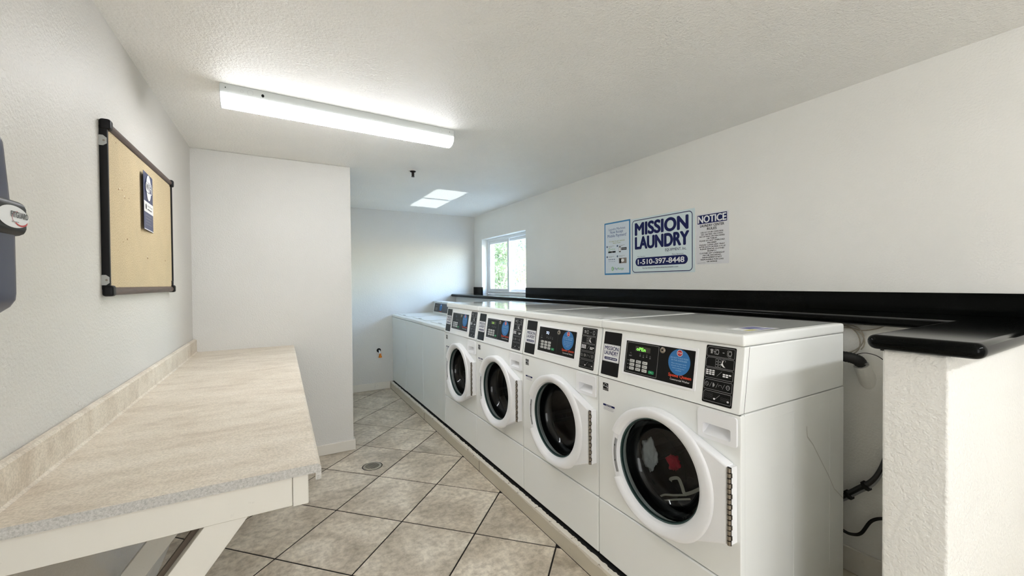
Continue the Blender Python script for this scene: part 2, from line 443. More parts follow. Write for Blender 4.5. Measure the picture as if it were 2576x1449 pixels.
regions = [(XL+0.001, XCURB-0.001, 0.42, YP-0.001), (XP+0.001, XCURB-0.001, YP-0.001, YB-0.001), (XL+0.001, XR-0.002, YREAR+0.001, WYa-0.001), (XL+0.001, XCURB-0.001, WYa-0.001, 0.42)]
DRAIN = (0.589, 3.2035)
for i in range(-14, 8):
    for j in range(-12, 9):
        sq = [(TOX+TS*(a*ci-c*si), TOY+TS*(a*si+c*ci)) for a, c in ((i+g/TS, j+g/TS), (i+1-g/TS, j+g/TS), (i+1-g/TS, j+1-g/TS), (i+g/TS, j+1-g/TS))]
        # one tile may straddle the regions: union by clipping against each and keeping separate slabs in one mesh
        b = MB().m(M_TILE); n = 0
        for r in regions:
            pc = clip_rect(sq, *r)
            if len(pc) < 3: continue
            ar = abs(sum(p[0]*q[1]-q[0]*p[1] for p, q in zip(pc, pc[1:]+pc[:1])))/2
            if ar < 2e-4: continue
            b.prism(pc, -0.012, 0.0, 'z', bev=0.0009 if ar > 0.02 else 0, seg=1, smooth=False); n += 1
        if n: b.build('tile', floor)
        else: b.bm.free()

# ---- curb under the machines
b = MB().m(M_CURB); b.box(XCURB, XLOW, WYb+0.001, YB, -0.001, ZCURB-0.006, 0.003, 1)
curb = struct(b.build('curb'), 'low painted curb that the machines stand on')
b = MB().m(M_CURBW)
ys = [WYb+0.002+(YB-0.003-WYb)*k/420 for k in range(421)]
random.seed(3)
low = []; h = 0.012
for y in ys:
    h = min(0.02, max(0.005, h+random.uniform(-0.003, 0.003))); low.append(h)
bm = b.bm
top = [bm.verts.new((XCURB-0.0015, y, ZCURB)) for y in ys]; bot = [bm.verts.new((XCURB-0.0015, y, ZCURB-l)) for y, l in zip(ys, low)]
bt = [bm.verts.new((XCURB+0.027+random.uniform(-.005, .003), y, ZCURB)) for y in ys]; bb = [bm.verts.new((XCURB+0.0005, y, ZCURB-l-0.0005)) for y, l in zip(ys, low)]
be = [bm.verts.new((v.co.x, v.co.y, ZCURB-0.007)) for v in bt]
for k in range(420):
    for A, B in ((bot, top), (top, bt), (bb, bot), (bt, be)):
        bm.faces.new((A[k], A[k+1], B[k+1], B[k]))
bmesh.ops.recalc_face_normals(bm, faces=bm.faces[:])
b.build('curb_edge', curb, label='chipped white paint along the curb edge')
b = MB().m(M_DGAP); b.box(XCURB+0.020, XCURB+0.12, WYb+0.01, YB-0.002, ZCURB-0.0058, ZCURB-0.0015); b.build('gap_shade', curb, label='dark strip standing in for the shaded gap between curb edge and machines')  # black strip laid in as the shade between curb edge and machines
b = MB().m(M_DGAP)
for y in (2.705, 4.02): b.box(XCURB-0.0012, XCURB+0.001, y, y+0.0022, 0.0, ZCURB-0.012)
b.build('joint_line', curb)

# ---- baseboards
def baseboard(name, x0, x1, y0, y1, h=0.085):
    b = MB().m(M_TRIM); b.box(x0, x1, y0, y1, 0.0005, h, 0.004, 2); return struct(b.build(name))
baseboard('baseboard_partition', XL, XP+0.0135, YP-0.0135, YP+0.002)
baseboard('baseboard_partition_side', XP-0.001, XP+0.0135, YP-0.001, YB-0.001)
baseboard('baseboard_back', XP+0.012, XCURB-0.001, YB-0.013, YB, 0.095)
baseboard('baseboard_left', XL-0.001, XL+0.013, YREAR, YP-0.014)
b = MB().m(M_TRIM); b.box(XLOW-0.013, XLOW+0.001, WYb+0.001, YB-0.001, ZCURB-0.005, 0.198, 0.004, 2); struct(b.build('baseboard_low_wall'))
b = MB().m(M_TRIM); b.box(WX0-0.001, XR, WYa-0.012, WYa+0.001, 0, 0.09, 0.004, 2); struct(b.build('baseboard_wing'))

# ---- black granite ledge
ledge = thing('granite_ledge', 'polished black granite ledge with upstand, turning onto the end of the half wall', 'ledge', (0, 0, 0))
def ledge_outline():
    o = [(2.125, YB-0.002), (2.125, 0.497)]
    for cx, cy, a in ((1.440, 0.472, PI/2), (1.440, 0.297, PI)):
        for i in range(7):
            t = a+PI/2*i/6; o.append((cx+0.025*math.cos(t), cy+0.025*math.sin(t)))
    return o+[(XR-0.001, 0.272), (XR-0.001, YB-0.002)]
def bullnose_slab(out, z0, z1, r, n=10):
    b = MB().m(M_GRAN); bm = b.bm; N = len(out); rings = []
    def off(d):
        P = []
        for i in range(N):
            a, p, c = Vector(out[i-1]), Vector(out[i]), Vector(out[(i+1) % N])
            e1, e2 = (p-a).normalized(), (c-p).normalized()
            n1, n2 = Vector((-e1.y, e1.x)), Vector((-e2.y, e2.x)); m = (n1+n2).normalized()
            P.append(p+m*d/max(0.3, m.dot(n1)))
        return P
    ar = sum(out[i-1][0]*out[i][1]-out[i][0]*out[i-1][1] for i in range(N))
    sg = 1 if ar > 0 else -1
    for k in range(2*n+1):
        t = -PI/2+PI*k/(2*n); z = (z0+z1)/2+(z1-z0)/2*math.sin(t)
        rings.append([bm.verts.new((q.x, q.y, z)) for q in off(sg*r*(1-math.cos(t)))])
    for A, B in zip(rings, rings[1:]):
        for i in range(N): bm.faces.new((A[i], A[(i+1) % N], B[(i+1) % N], B[i])).smooth = True
    bm.faces.new(rings[0]); bm.faces.new(rings[-1])
    bmesh.ops.recalc_face_normals(bm, faces=bm.faces[:]); return b
bullnose_slab(ledge_outline(), ZLEDGE-0.04, ZLEDGE, 0.019).build('slab', ledge)
b = MB().m(M_GRAN); b.box(XR-0.002, XR+0.086, WY0+0.001, WY1-0.001, ZLEDGE-0.04, ZLEDGE-0.0005); b.build('window_sill_slab', ledge)
for y0, y1 in ((0.275, 4.03), (5.214, YB-0.001)):
    b = MB().m(M_GRAN); b.box(XR-0.021, XR-0.0005, y0, y1, ZLEDGE-0.0005, 1.331, 0.0015, 1); b.build('upstand', ledge)
b = MB().m(M_BLACKR); b.box(WX0-0.002, WX0+0.004, WYb-0.004, WYb+0.003, ZLEDGE-0.045, ZLEDGE-0.038, 0.001, 1); b.build('bracket', ledge)

# ---- window
M_VINYL = mat('white_vinyl', (232, 236, 238), 0.35)
M_WGLASS = thin_glass('window_glass', (0.97, 0.99, 0.98))
win = MB().m(M_VINYL)
XW = 2.585
def frame_ring(b, x0, x1, y0, y1, z0, z1, t):
    b.box(x0, x1, y0, y0+t, z0, z1, 0.002, 1); b.box(x0, x1, y1-t, y1, z0, z1, 0.002, 1)
    b.box(x0, x1, y0+t, y1-t, z0, z0+t, 0.002, 1); b.box(x0, x1, y0+t, y1-t, z1-t, z1, 0.002, 1)
frame_ring(win, XW, XW+0.085, WY0, WY1, ZLEDGE, WZ1, 0.036)
window = struct(win.build('window_1'), 'white vinyl slider window above the end of the ledge')
b = MB().m(M_VINYL); frame_ring(b, XW+0.008, XW+0.036, 4.625, WY1-0.034, ZLEDGE+0.03, WZ1-0.034, 0.042); b.build('sash', window)
b = MB().m(M_VINYL); frame_ring(b, XW+0.042, XW+0.07, WY0+0.034, 4.70, ZLEDGE+0.03, WZ1-0.034, 0.038); b.build('sash', window)
b = MB().m(M_WGLASS); b.rect(0, 1, 0, 1, 0); b.xf(lambda v: (XW+0.022, 4.665+v.x*(WY1-0.074-4.665), ZLEDGE+0.07+v.z*(WZ1-0.074-ZLEDGE-0.07))); b.build('pane', window)
b = MB().m(M_WGLASS); b.rect(0, 1, 0, 1, 0); b.xf(lambda v: (XW+0.056, WY0+0.07+v.x*(4.665-WY0-0.07), ZLEDGE+0.066+v.z*(WZ1-0.07-ZLEDGE-0.066))); b.build('pane', window)
b = MB().m(thin_glass('insect_mesh', (0.96, 0.97, 0.97), 0.5, 0.1, 0.2)); b.rect(0, 1, 0, 1, 0); b.xf(lambda v: (XW+0.08, WY0+0.036+v.x*(4.63-WY0-0.036), ZLEDGE+0.036+v.z*(WZ1-0.036-ZLEDGE-0.036))); b.build('insect_screen', window)
b = MB().m(M_VINYL); b.box(XW+0.004, XW+0.012, 4.632, 4.66, 1.60, 1.66, 0.002, 1); b.build('latch', window)

# added narrow lamps stand in for sunlight bounced off the ledge, one per pane
M_UP = Vector((SUN_DIR.x, SUN_DIR.y, -SUN_DIR.z))
for y0, y1 in ((4.03, 4.492), (4.554, 5.05)):
    tgt = Vector((1.59, (y0+y1)/2, ZC)); loc = tgt - M_UP*((ZC-ZLEDGE-0.10)/M_UP.z)
    o = area('glint_stand_in', loc, tgt, 0.1, 0.1, 1.0, (0.93, 1.0, 0.99), spread=0.6)
    xx = Vector((0, 1, 0)); zz = -M_UP; yy = zz.cross(xx).normalized(); xx = yy.cross(zz)
    R = Matrix((xx, yy, zz)).transposed().to_4x4(); o.matrix_world = Matrix.Translation(loc) @ R
    o.data.size = (y1-y0); o.data.size_y = 0.35*abs(M_UP.z); o.data.energy = 0.30*(y1-y0)

# ------------------------------------------------------------------ front-load washers
def zl(z): return z-ZCURB
ZC0, ZL0 = 0.9527, 1.171          # foot and head of the leaning control fascia
def lean(co):
    return (co.x, co.y+0.0335*(co.z-ZC0)/(ZL0-ZC0), co.z)
def down(co): return (co.x, co.y, co.z-ZCURB)
def lean_down(co): x, y, z = lean(co); return (x, y, z-ZCURB)
DCX, DCZ = 0.355, 0.652

def make_washer(kind):
    t = thing('front_load_washer', 'x', 'washing machine', (0, 0, 0), RW)
    # cabinet
    b = MB().m(M_ENAM); b.box(0.003, 0.680, 0.012, 0.728, 0.115, 0.950, 0.004, 2, skip=('-y',))
    for y0, y1 in ((0.169, 0.334), (0.452, 0.609)):
        b.box(0.6795, 0.6806, y0, y1, 0.9115, 0.913); b.box(0.6795, 0.6806, y1-0.0015, y1, 0.24, 0.913)
    b.xf(down).build('cabinet', t)
    b = MB().m(M_DGAP); b.box(0.02, 0.663, 0.02, 0.7, ZCURB, 0.125); b.xf(down).build('base_skirt', t)
    # mid front with door opening and drawer opening
    n = 48; hole = [(DCX+0.196*math.cos(2*PI*i/n), DCZ+0.196*math.sin(2*PI*i/n)) for i in range(n)]
    x0, x1, z0, z1 = 0.005, 0.678, 0.3785, 0.9485
    dhole = rr_pts(0.548, 0.652, 0.855, 0.8965, 0.006, 4)
    b = MB().m(M_ENAM); bm = b.bm
    for yy in (0.004, 0.02):
        ed = []
        for lp in ([(x0, z0), (x1, z0), (x1, z1), (x0, z1)], hole, dhole):
            vv = [bm.verts.new((q[0], yy, q[1])) for q in lp]
            ed += [bm.edges.new((vv[k], vv[(k+1) % len(vv)])) for k in range(len(vv))]
        bmesh.ops.triangle_fill(bm, edges=ed, use_beauty=True)
        if yy == 0.004: first = ed
    bmesh.ops.recalc_face_normals(bm, faces=bm.faces[:])
    for f in bm.faces: f.material_index = 0
    for e in (x0, x1):   # rounded side folds
        sg = 1 if e == x0 else -1
        b.box(min(e-sg*0.003, e+sg*0.004), max(e-sg*0.003, e+sg*0.004), 0.0045, 0.03, z0, z1, 0.003, 2)
    b.xf(down).build('front_panel', t)
    b = MB().m(M_ENAM); b.box(0.002, 0.681, 0.001, 0.03, 0.110, 0.3735, 0.007, 3); b.xf(down).build('access_panel', t)
    # control housing and lid
    prof = [(0.0, ZC0), (0.0335, ZL0), (0.722, ZL0), (0.722, ZC0)]
    b = MB().m(M_ENAM); b.prism(prof, 0.002, 0.681, 'x', bev=0.006, seg=3)
    b.xf(down); b.build('control_housing', t)
    b = MB().m(M_PDGR); b.box(0.6808, 0.6815, 0.020, 0.0212, ZC0+0.002, 1.170); b.xf(lean); b.box(0.6799, 0.6806, 0.0225, 0.0240, 0.115, 0.949)
    b.xf(down).build('side_seam', t)
    b = MB().m(M_ENAM); b.box(0.0007, 0.6823, 0.0225, 0.726, 1.1725, 1.2115, 0.009, 3)
    b.xf(down); b.build('lid', t)
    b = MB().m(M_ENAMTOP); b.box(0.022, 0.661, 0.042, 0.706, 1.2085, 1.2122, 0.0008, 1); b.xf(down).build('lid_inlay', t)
    # fascia: brand strip
    b = MB().m(M_PBLK); b.prism(rr_pts(0.021, 0.129, 0.965, 1.159, 0.004), -0.0012, 0.002, 'y'); strip = b.xf(lean_down).build('brand_strip', t)
    b = MB().m(M_PWHT); b.rrect(0.0235, 0.1265, 1.026, 1.103, 0.003, -0.0018)
    b.m(M_NAVY); b.loop(rr_pts(0.0255, 0.1245, 1.028, 1.101, 0.003), 0.0008, -0.0021)
    b.text('MISSION', 0.032, 0.118, 1.078, 0.017, -0.0021, 0.04); b.text('LAUNDRY', 0.032, 0.118, 1.057, 0.017, -0.0021, 0.04)
    b.text('EQUIPMENT, Inc.', 0.084, 0.118, 1.0525, 0.003, -0.0021)
    b.rrect(0.034, 0.116, 1.0345, 1.0465, 0.0059, -0.0021)
    b.m(M_PWHT); b.text('1-510-397-8448', 0.040, 0.110, 1.0375, 0.0062, -0.0025, 0.02)
    b.xf(lean_down).build('label_sticker', strip)
    # fascia: display panel
    b = MB().m(M_DOORP); b.prism(rr_pts(0.153, 0.512, 0.991, 1.1435, 0.003), -0.003, 0.002, 'y', bev=0.0015, seg=2); disp = b.xf(lean_down).build('display_panel', t)
    b = MB().m(M_PBLK); b.rrect(0.1635, 0.5025, 0.9995, 1.134, 0.002, -0.0035)
    b.m(M_PDGR); b.rect(0.3455, 0.3465, 1.002, 1.131, -0.0037) if kind == 'b' else None
    b.m(M_PGRY)
    if kind != 'b': b.loop(rr_pts(0.170, 0.338, 1.0055, 1.1285, 0.002), 0.0013, -0.0038)
    for k, zz_ in enumerate((1.086, 1.083, 1.086, 1.083)):
        x = 0.246+0.0175*k
        b.rect(x-0.0035, x+0.0035, zz_-0.009, zz_-0.0077, -0.0038); b.rect(x-0.003, x+0.003, zz_-0.0062, zz_-0.005, -0.0038)
        b.loop([(x-0.002, zz_-0.002), (x+0.002, zz_-0.002), (x+0.002, zz_+0.002), (x-0.002, zz_+0.002)], 0.0007, -0.0038)
    b.rect(0.184, 0.201, 1.0735, 1.0748, -0.0038); b.rect(0.186, 0.199, 1.0712, 1.0722, -0.0038); b.loop([(0.189, 1.083), (0.193, 1.088), (0.196, 1.081)], 0.0009, -0.0038, False)
    for zz_ in (1.053, 1.0375, 1.022): b.rect(0.179, 0.187, zz_-0.0012, zz_+0.0006, -0.0038)
    b.m(M_PWHT); b.text('Commercial Washer', 0.403, 0.489, 1.0135, 0.0068, -0.0038, 0.0)
    b.m(M_ORNG); b.text('Speed Queen', 0.394, 0.494, 1.0268, 0.0115, -0.0038, 0.06)
    b.xf(lean_down).build('overlay', disp)
    for r, zz_ in enumerate((1.053, 1.0375, 1.022)):
        for c in range(3):
            x = 0.2065+0.0345*c
            b = MB().m(M_KEY); b.prism(rr_pts(x-0.0125, x+0.0125, zz_-0.0058, zz_+0.0058, 0.002, 3), -0.0055, -0.003, 'y')
            b.m(M_PDGR); b.rect(x-0.008, x-0.0055, zz_-0.002, zz_+0.003, -0.0058); b.rect(x-0.004, x+0.008, zz_-0.001, zz_+0.0008, -0.0058)
            b.xf(lean_down).build('key', disp)
    b = MB().m(M_GREEN); b.prism(rr_pts(0.298, 0.324, 1.0155, 1.0275, 0.002, 3), -0.0055, -0.003, 'y')
    b.m(M_PWHT); b.rect(0.306, 0.316, 1.021, 1.0222, -0.0058)
    b.xf(lean_down).build('start_key', disp)
    b = MB().m(M_LCD if kind in 'ac' else M_PBLK); b.rect(0.217, 0.297, 1.0955, 1.1165, -0.0039)
    {'a': lambda: (b.m(M_DIG), b.text('oPEn', 0.224, 0.272, 1.099, 0.0135, -0.0042, 0.02)),
     'b': lambda: (b.m(M_DIGW), b.text('SQ', 0.236, 0.262, 1.099, 0.014, -0.0042, 0.02)),
     'c': lambda: (b.m(M_DIGY), b.text('250', 0.236, 0.268, 1.099, 0.0135, -0.0042, 0.02)),
     'd': lambda: (b.m(M_DIGD), b.text('SC', 0.230, 0.262, 1.099, 0.0135, -0.0042, 0.02))}[kind]()
    b.xf(lean_down).build('readout', disp)
    lx = 0.357 if kind != 'b' else 0.352
    b = MB().m(M_CHROME); b.lathe([(0.0, -0.0045), (0.004, -0.0045), (0.0045, -0.0065), (0.0075, -0.0075), (0.011, -0.0065), (0.0125, -0.003)], lx, 1.1175, n=20)
    b.m(M_PBLK); b.lathe([(0.0, -0.0068), (0.004, -0.0068)], lx, 1.1175, n=12); b.rect(lx-0.001, lx+0.001, 1.114, 1.121, -0.0072)
    b.xf(lean_down).build('key_lock', disp)
    b = MB().m(M_BLUE); b.oval(0.437, 1.0835, 0.0485, 0.0485, -0.0045, 36)
    b.m(M_RED); b.poly([(0.437+0.0125*math.cos(PI/8+PI/4*i), 1.1175+0.0125*math.sin(PI/8+PI/4*i)) for i in range(8)], -0.0048)
    b.m(M_PWHT); b.loop([(0.437+0.0125*math.cos(PI/8+PI/4*i), 1.1175+0.0125*math.sin(PI/8+PI/4*i)) for i in range(8)], 0.0016, -0.005)
    b.text('STOP', 0.428, 0.446, 1.1145, 0.006, -0.005, 0.02)
    M_LBL = mat('light_blue_print', (150, 190, 224), 0.5); b.m(M_LBL)
    for z, x_0, x_1, s_, h_ in ((1.0955, 0.398, 0.476, 'DO NOT PLACE PODS', 0.0055), (1.0865, 0.402, 0.472, 'IN THE DISPENSER', 0.0055), (1.0755, 0.404, 0.470, 'Place detergent pods', 0.0045), (1.067, 0.404, 0.470, 'directly into the drum', 0.0045), (1.0585, 0.410, 0.464, 'before adding your', 0.0045), (1.0505, 0.424, 0.450, 'clothes', 0.0045)):
        b.text(s_, x_0, x_1, z, h_, -0.005)
    b.xf(lean_down).build('round_sticker', disp)
    # fascia: pictogram guide
    b = MB().m(M_PBLK); b.prism(rr_pts(0.542, 0.651, 0.966, 1.1635, 0.005), -0.0012, 0.002, 'y'); guide = b.xf(lean_down).build('pictogram_guide', t)
    b = MB().m(M_PGRY); Y = -0.0018
    boxes = [(1.1265, 1.1585), (1.0895, 1.1225), (1.0525, 1.0855), (1.0135, 1.0465), (0.9735, 1.0075)]
    for z0_, z1_ in boxes:
        pts = [(0.552, z1_), (0.546, z1_-0.007), (0.546, z0_+0.002), (0.548, z0_), (0.645, z0_), (0.647, z0_+0.002), (0.647, z1_-0.002), (0.645, z1_)]
        b.loop(pts, 0.0011, Y)
    # 1 shirt into machine
    zc = 1.1425
    b.poly([(0.557, zc+0.006), (0.561, zc+0.008), (0.566, zc+0.008), (0.570, zc+0.006), (0.568, zc+0.002), (0.567, zc+0.003), (0.567, zc-0.007), (0.560, zc-0.007), (0.560, zc+0.003), (0.559, zc+0.002)], Y)
    b.rect(0.570, 0.577, zc-0.001, zc+0.001, Y)
    for cx_ in (0.584, 0.630):
        b.loop(rr_pts(cx_-0.009, cx_+0.005, zc-0.008, zc+0.009, 0.001, 1), 0.0012, Y); b.loop([(cx_+0.006*math.cos(q*PI/8), zc+0.007*math.sin(q*PI/8)) for q in range(16)], 0.0018, Y)
    b.oval(0.607, zc, 0.004, 0.0015, Y, 10); b.loop([(0.624, zc-0.012), (0.630, zc-0.013), (0.636, zc-0.012)], 0.001, Y, False)
    # 2 keypad and hand
    zc = 1.106
    for a in range(2):
        for c in range(3): b.loop(rr_pts(0.581+0.011*a, 0.590+0.011*a, zc-0.014+0.0095*c, zc-0.006+0.0095*c, 0.001, 1), 0.0008, Y)
    # 4 symbols
    zc = 1.030
    b.loop([(0.556+0.006*math.cos(q*PI/8), zc+0.007*math.sin(q*PI/8)) for q in range(16)], 0.0012, Y); b.loop([(0.552, zc+0.005), (0.560, zc-0.005)], 0.001, Y, False)
    for x in (0.567, 0.590, 0.614): b.loop([(x, zc-0.008), (x+0.007, zc+0.008)], 0.001, Y, False)
    b.poly([(0.578, zc+0.007), (0.578, zc-0.007), (0.581, zc-0.007), (0.585, zc-0.002), (0.585, zc+0.002), (0.581, zc+0.007)], Y)
    b.loop([(0.600, zc-0.003), (0.600, zc+0.003), (0.610, zc+0.003), (0.610, zc-0.002), (0.613, zc-0.002)], 0.001, Y, False)
    b.loop([(0.633+0.006*math.cos(q*PI/6), zc+0.007*math.sin(q*PI/6)) for q in range(12)], 0.0018, Y); b.loop([(0.629, zc), (0.637, zc+0.001)], 0.001, Y, False)
    # 3 and 5 key groups
    for zc, m_ in ((1.071, 'w'), (0.992, 'g')):
        for r in range(3):
            for c in range(3):
                x, z = 0.5535+0.0115*c, zc+0.0065-0.0065*r
                if m_ == 'w': b.m(M_PWHT); b.rrect(x-0.0045, x+0.0045, z-0.0022, z+0.0022, 0.0008, Y)
                else: b.m(M_PDGR); b.loop(rr_pts(x-0.0045, x+0.0045, z-0.0022, z+0.0022, 0.001, 1), 0.0008, Y)
        b.m(M_PGRY); b.loop([(0.590, zc-0.010), (0.607, zc+0.008)], 0.001, Y, False)
        for r in range(2):
            for c in range(3):
                x, z = 0.6155+0.0105*c, zc-0.0065*r
                if m_ == 'w' and not (r and c == 2): b.m(M_PWHT); b.rrect(x-0.0042, x+0.0042, z-0.0022, z+0.0022, 0.0008, Y)
                else: b.m(M_PDGR); b.loop(rr_pts(x-0.0042, x+0.0042, z-0.0022, z+0.0022, 0.001, 1), 0.0008, Y)
    b.m(M_PWHT); b.poly([(0.606, 1.116), (0.610, 1.116), (0.607, 1.108), (0.611, 1.100), (0.618, 1.094), (0.610, 1.095), (0.602, 1.101), (0.599, 1.103), (0.603, 1.104)], Y)
    b.m(M_PGRY); b.loop([(0.604, 1.117), (0.610, 1.119), (0.617, 1.117), (0.616, 1.112)], 0.0012, Y, False)
    b.m(M_PWHT); b.oval(0.588, 0.984, 0.004, 0.003, Y, 10); b.oval(0.637, 0.984, 0.004, 0.003, Y, 10)
    b.xf(lean_down).build('pictograms', guide)
    # stickers on the front
    b = MB().m(M_PBLK if True else None); b.rect(0.033, 0.068, 0.899, 0.926, 0.0034)
    b.m(M_PBLK); b.rect(0.033, 0.068, 0.891, 0.898, 0.0034)
    b.m(M_PWHT); b.loop([(0.0505+0.0125*math.cos(a*PI/10), 0.909+0.013*math.sin(a*PI/10)) for a in range(0, 11)], 0.0016, 0.0031, False)
    b.text('energy', 0.036, 0.058, 0.909, 0.005, 0.0031, 0.03); b.poly([(0.062+(0.005 if q % 2 else 0.0022)*math.sin(q*PI/5), 0.906+(0.005 if q % 2 else 0.0022)*math.cos(q*PI/5)) for q in range(10)], 0.0031)
    b.text('ENERGY STAR', 0.036, 0.065, 0.893, 0.003, 0.0031)
    b.xf(down).build('energy_sticker', t)
    b = MB().m(M_PWHT); b.rect(0.034, 0.108, 0.800, 0.829, 0.0034)
    b.m(M_NAVY); b.rect(0.034, 0.108, 0.8205, 0.829, 0.0031)
    b.m(M_PWHT); b.text('NOTICE', 0.054, 0.088, 0.822, 0.0055, 0.0028, 0.02)
    b.m(M_PGRY)
    for k in range(4): b.rect(0.037, 0.104-0.006*(k % 2), 0.8160-0.0042*k, 0.8172-0.0042*k, 0.0031)
    b.xf(down).build('notice_sticker', t)
    # dispenser drawer
    b = MB().m(M_DOORP)
    out_ = rr_pts(0.529, 0.671, 0.842, 0.9405, 0.008, 5)
    inn = rr_pts(0.549, 0.651, 0.856, 0.8955, 0.006, 5)
    b.hole_plate(out_, inn, -0.004, 0.0035)
    b.xf(down); dr = b.build('dispenser_drawer', t)
    b = MB().m(M_DOORP)
    rows = [(0.8958, -0.002), (0.8958, 0.034), (0.888, 0.036), (0.878, 0.030), (0.866, 0.016), (0.856, -0.003)]
    bm = b.bm; A = [bm.verts.new((0.5495, y, z)) for z, y in rows]; B = [bm.verts.new((0.6505, y, z)) for z, y in rows]
    for i in range(5):
        f = bm.faces.new((A[i], A[i+1], B[i+1], B[i])); f.smooth = i > 1
    bm.faces.new(A); bm.faces.new(B[::-1]); bmesh.ops.recalc_face_normals(bm, faces=bm.faces[:])
    for f in bm.faces: f.normal_flip()
    b.xf(down).build('pull_recess', dr)
    # door
    door_out = []
    R0 = 0.238; hx, hz0, hz1 = 0.656, 0.528, 0.787
    def tang(px, pz, sgn):
        d = math.hypot(px-DCX, pz-DCZ); return math.atan2(pz-DCZ, px-DCX)+sgn*math.acos(R0/d)
    at, ab = tang(hx, hz1, 1), tang(hx, hz0, -1)
    while ab < at: ab += 2*PI
    nA = 56; na = []
    for i in range(nA+1):
        a = at+(ab-at)*i/nA; r = R0
        aa = math.degrees(a) % 360
        if 158 < aa < 206: r = R0-0.006
        door_out.append((DCX+r*math.cos(a), DCZ+r*math.sin(a)))
    nR = 9
    right = [(hx, hz0)]+[(hx, hz0+(hz1-hz0)*k/4) for k in range(1, 4)]+[(hx, hz1)]
    outl0 = door_out+right; outl = []
    for k, p_ in enumerate(outl0):
        q_ = outl0[(k+1) % len(outl0)]; m_ = max(1, int(math.hypot(q_[0]-p_[0], q_[1]-p_[1])/0.02))
        outl += [(p_[0]+(q_[0]-p_[0])*e/m_, p_[1]+(q_[1]-p_[1])*e/m_) for e in range(m_)]
    # matched inner circle
    hole_r = []; hole_b = []
    for p in outl:
        a = math.atan2(p[1]-DCZ, p[0]-DCX); hole_r.append((DCX+0.20*math.cos(a), DCZ+0.20*math.sin(a))); hole_b.append((DCX+0.192*math.cos(a), DCZ+0.192*math.sin(a)))
    b = MB().m(M_DOORP); b.hole_plate(outl, hole_r, -0.034, 0.002, hole_b)
    es = [e for e in b.bm.edges if all(abs(v.co.y+0.034) < 1e-5 for v in e.verts) and len([f for f in e.link_faces if abs(f.normal.y) < 0.5]) == 1]
    bmesh.ops.bevel(b.bm, geom=es, offset=0.007, segments=3, affect='EDGES', profile=0.5)
    for f in b.bm.faces: f.smooth = abs(f.normal.y) < 0.98
    door = b.xf(down).build('door', t)
    # raised ring, open at the latch
    a0, a1 = math.radians(-152), math.radians(157)
    b = MB().m(M_DOORP)
    PR = [(0.2385, -0.030), (0.2382, -0.0385), (0.235, -0.0420), (0.228, -0.0430), (0.214, -0.0405), (0.204, -0.033), (0.1985, -0.025), (0.195, -0.018), (0.194, -0.002)]
    def bulge(a):     # the ring widens into a crescent towards the hinge
        d = abs(math.atan2(math.sin(a), math.cos(a))); u = max(0.0, min(1.0, (math.radians(80)-d)/math.radians(35))); return u*u*(3-2*u)
    bm = b.bm; rows = []; NN = 90
    for k in range(NN+1):
        a = a0+(a1-a0)*k/NN; bu = bulge(a); row = []
        for q, (r, y) in enumerate(PR):
            wgt = (1.0, 0.95, 0.8, 0.5, 0.15, 0, 0, 0, 0)[q]
            row.append(bm.verts.new((DCX+(r+0.018*bu*wgt)*math.cos(a), y if q else y-0.0035*bu, DCZ+(r+0.018*bu*wgt)*math.sin(a))))
        rows.append(row)
    for A, B in zip(rows, rows[1:]):
        for q in range(len(PR)-1): bm.faces.new((A[q], A[q+1], B[q+1], B[q])).smooth = True
    for r_ in (rows[0], rows[-1]):
        bm.faces.new([bm.verts.new(v.co) for v in r_])
    bmesh.ops.recalc_face_normals(bm, faces=bm.faces[:])
    b.xf(down).build('door_ring', door)
    b = MB().m(M_DOORP); b.lathe([(0.2005, -0.034), (0.199, -0.030), (0.196, -0.020), (0.194, -0.016), (0.193, -0.006)], DCX, DCZ, math.radians(157), math.radians(208), 16)
    b.m(M_GREYP)
    for k, (r0, r1, y) in enumerate(((0.2005, 0.2035, -0.0346), (0.2055, 0.2155, -0.0346))):
        pts = [(DCX+r0*math.cos(math.radians(q)), DCZ+r0*math.sin(math.radians(q))) for q in range(163, 204, 4)]+[(DCX+r1*math.cos(math.radians(q)), DCZ+r1*math.sin(math.radians(q))) for q in range(203, 162, -4)]
        b.poly(pts, y)
    b.m(M_PBLK)
    for q in (172, 190): b.oval(DCX+0.2105*math.cos(math.radians(q)), DCZ+0.2105*math.sin(math.radians(q)), 0.0022, 0.005, -0.0350, 8)
    b.xf(down).build('latch_handle', door, label='grey latch handle')
    b = MB().m(M_TEAL); b.lathe([(0.1945, -0.0165), (0.1932, -0.0175), (0.1915, -0.017), (0.190, -0.012), (0.188, -0.004)], DCX, DCZ, n=64); b.xf(down).build('gasket', door)
    b = MB().m(thin_glass('door_glass', (0.56, 0.59, 0.59), 0.02, 0.65))
    b.lathe([(0.190, -0.014), (0.1865, -0.013), (0.1855, -0.004), (0.1815, 0.004), (0.1800, 0.016), (0.172, 0.040), (0.162, 0.060), (0.146, 0.076), (0.118, 0.088), (0.08, 0.094), (0.04, 0.096), (0.0, 0.0965)], DCX, DCZ, n=64)
    b.xf(down).build('door_glass', door)
    b = MB().m(M_CHROME)
    nk = 15; st = (hz1-hz0-0.004)/nk
    for k in range(nk):
        z0_ = hz0+0.002+st*k
        b.m(M_CHROME).lathe([(0.0, z0_+0.0012), (0.0062, z0_+0.0014), (0.0062, z0_+st-0.0022), (0.0, z0_+st-0.002)], 0.6645, -0.033, n=12, axis='z')
        if k % 2: b.box(0.6645, 0.672, -0.030, -0.0275, z0_+0.001, z0_+st-0.002)
    b.m(M_DGAP).box(0.658, 0.6705, -0.0325, -0.0295, hz0+0.002, hz1-0.002); b.m(M_DOORP).box(0.6555, 0.669, -0.0294, 0.003, hz0+0.003, hz1-0.003)
    b.xf(down).build('hinge', door)
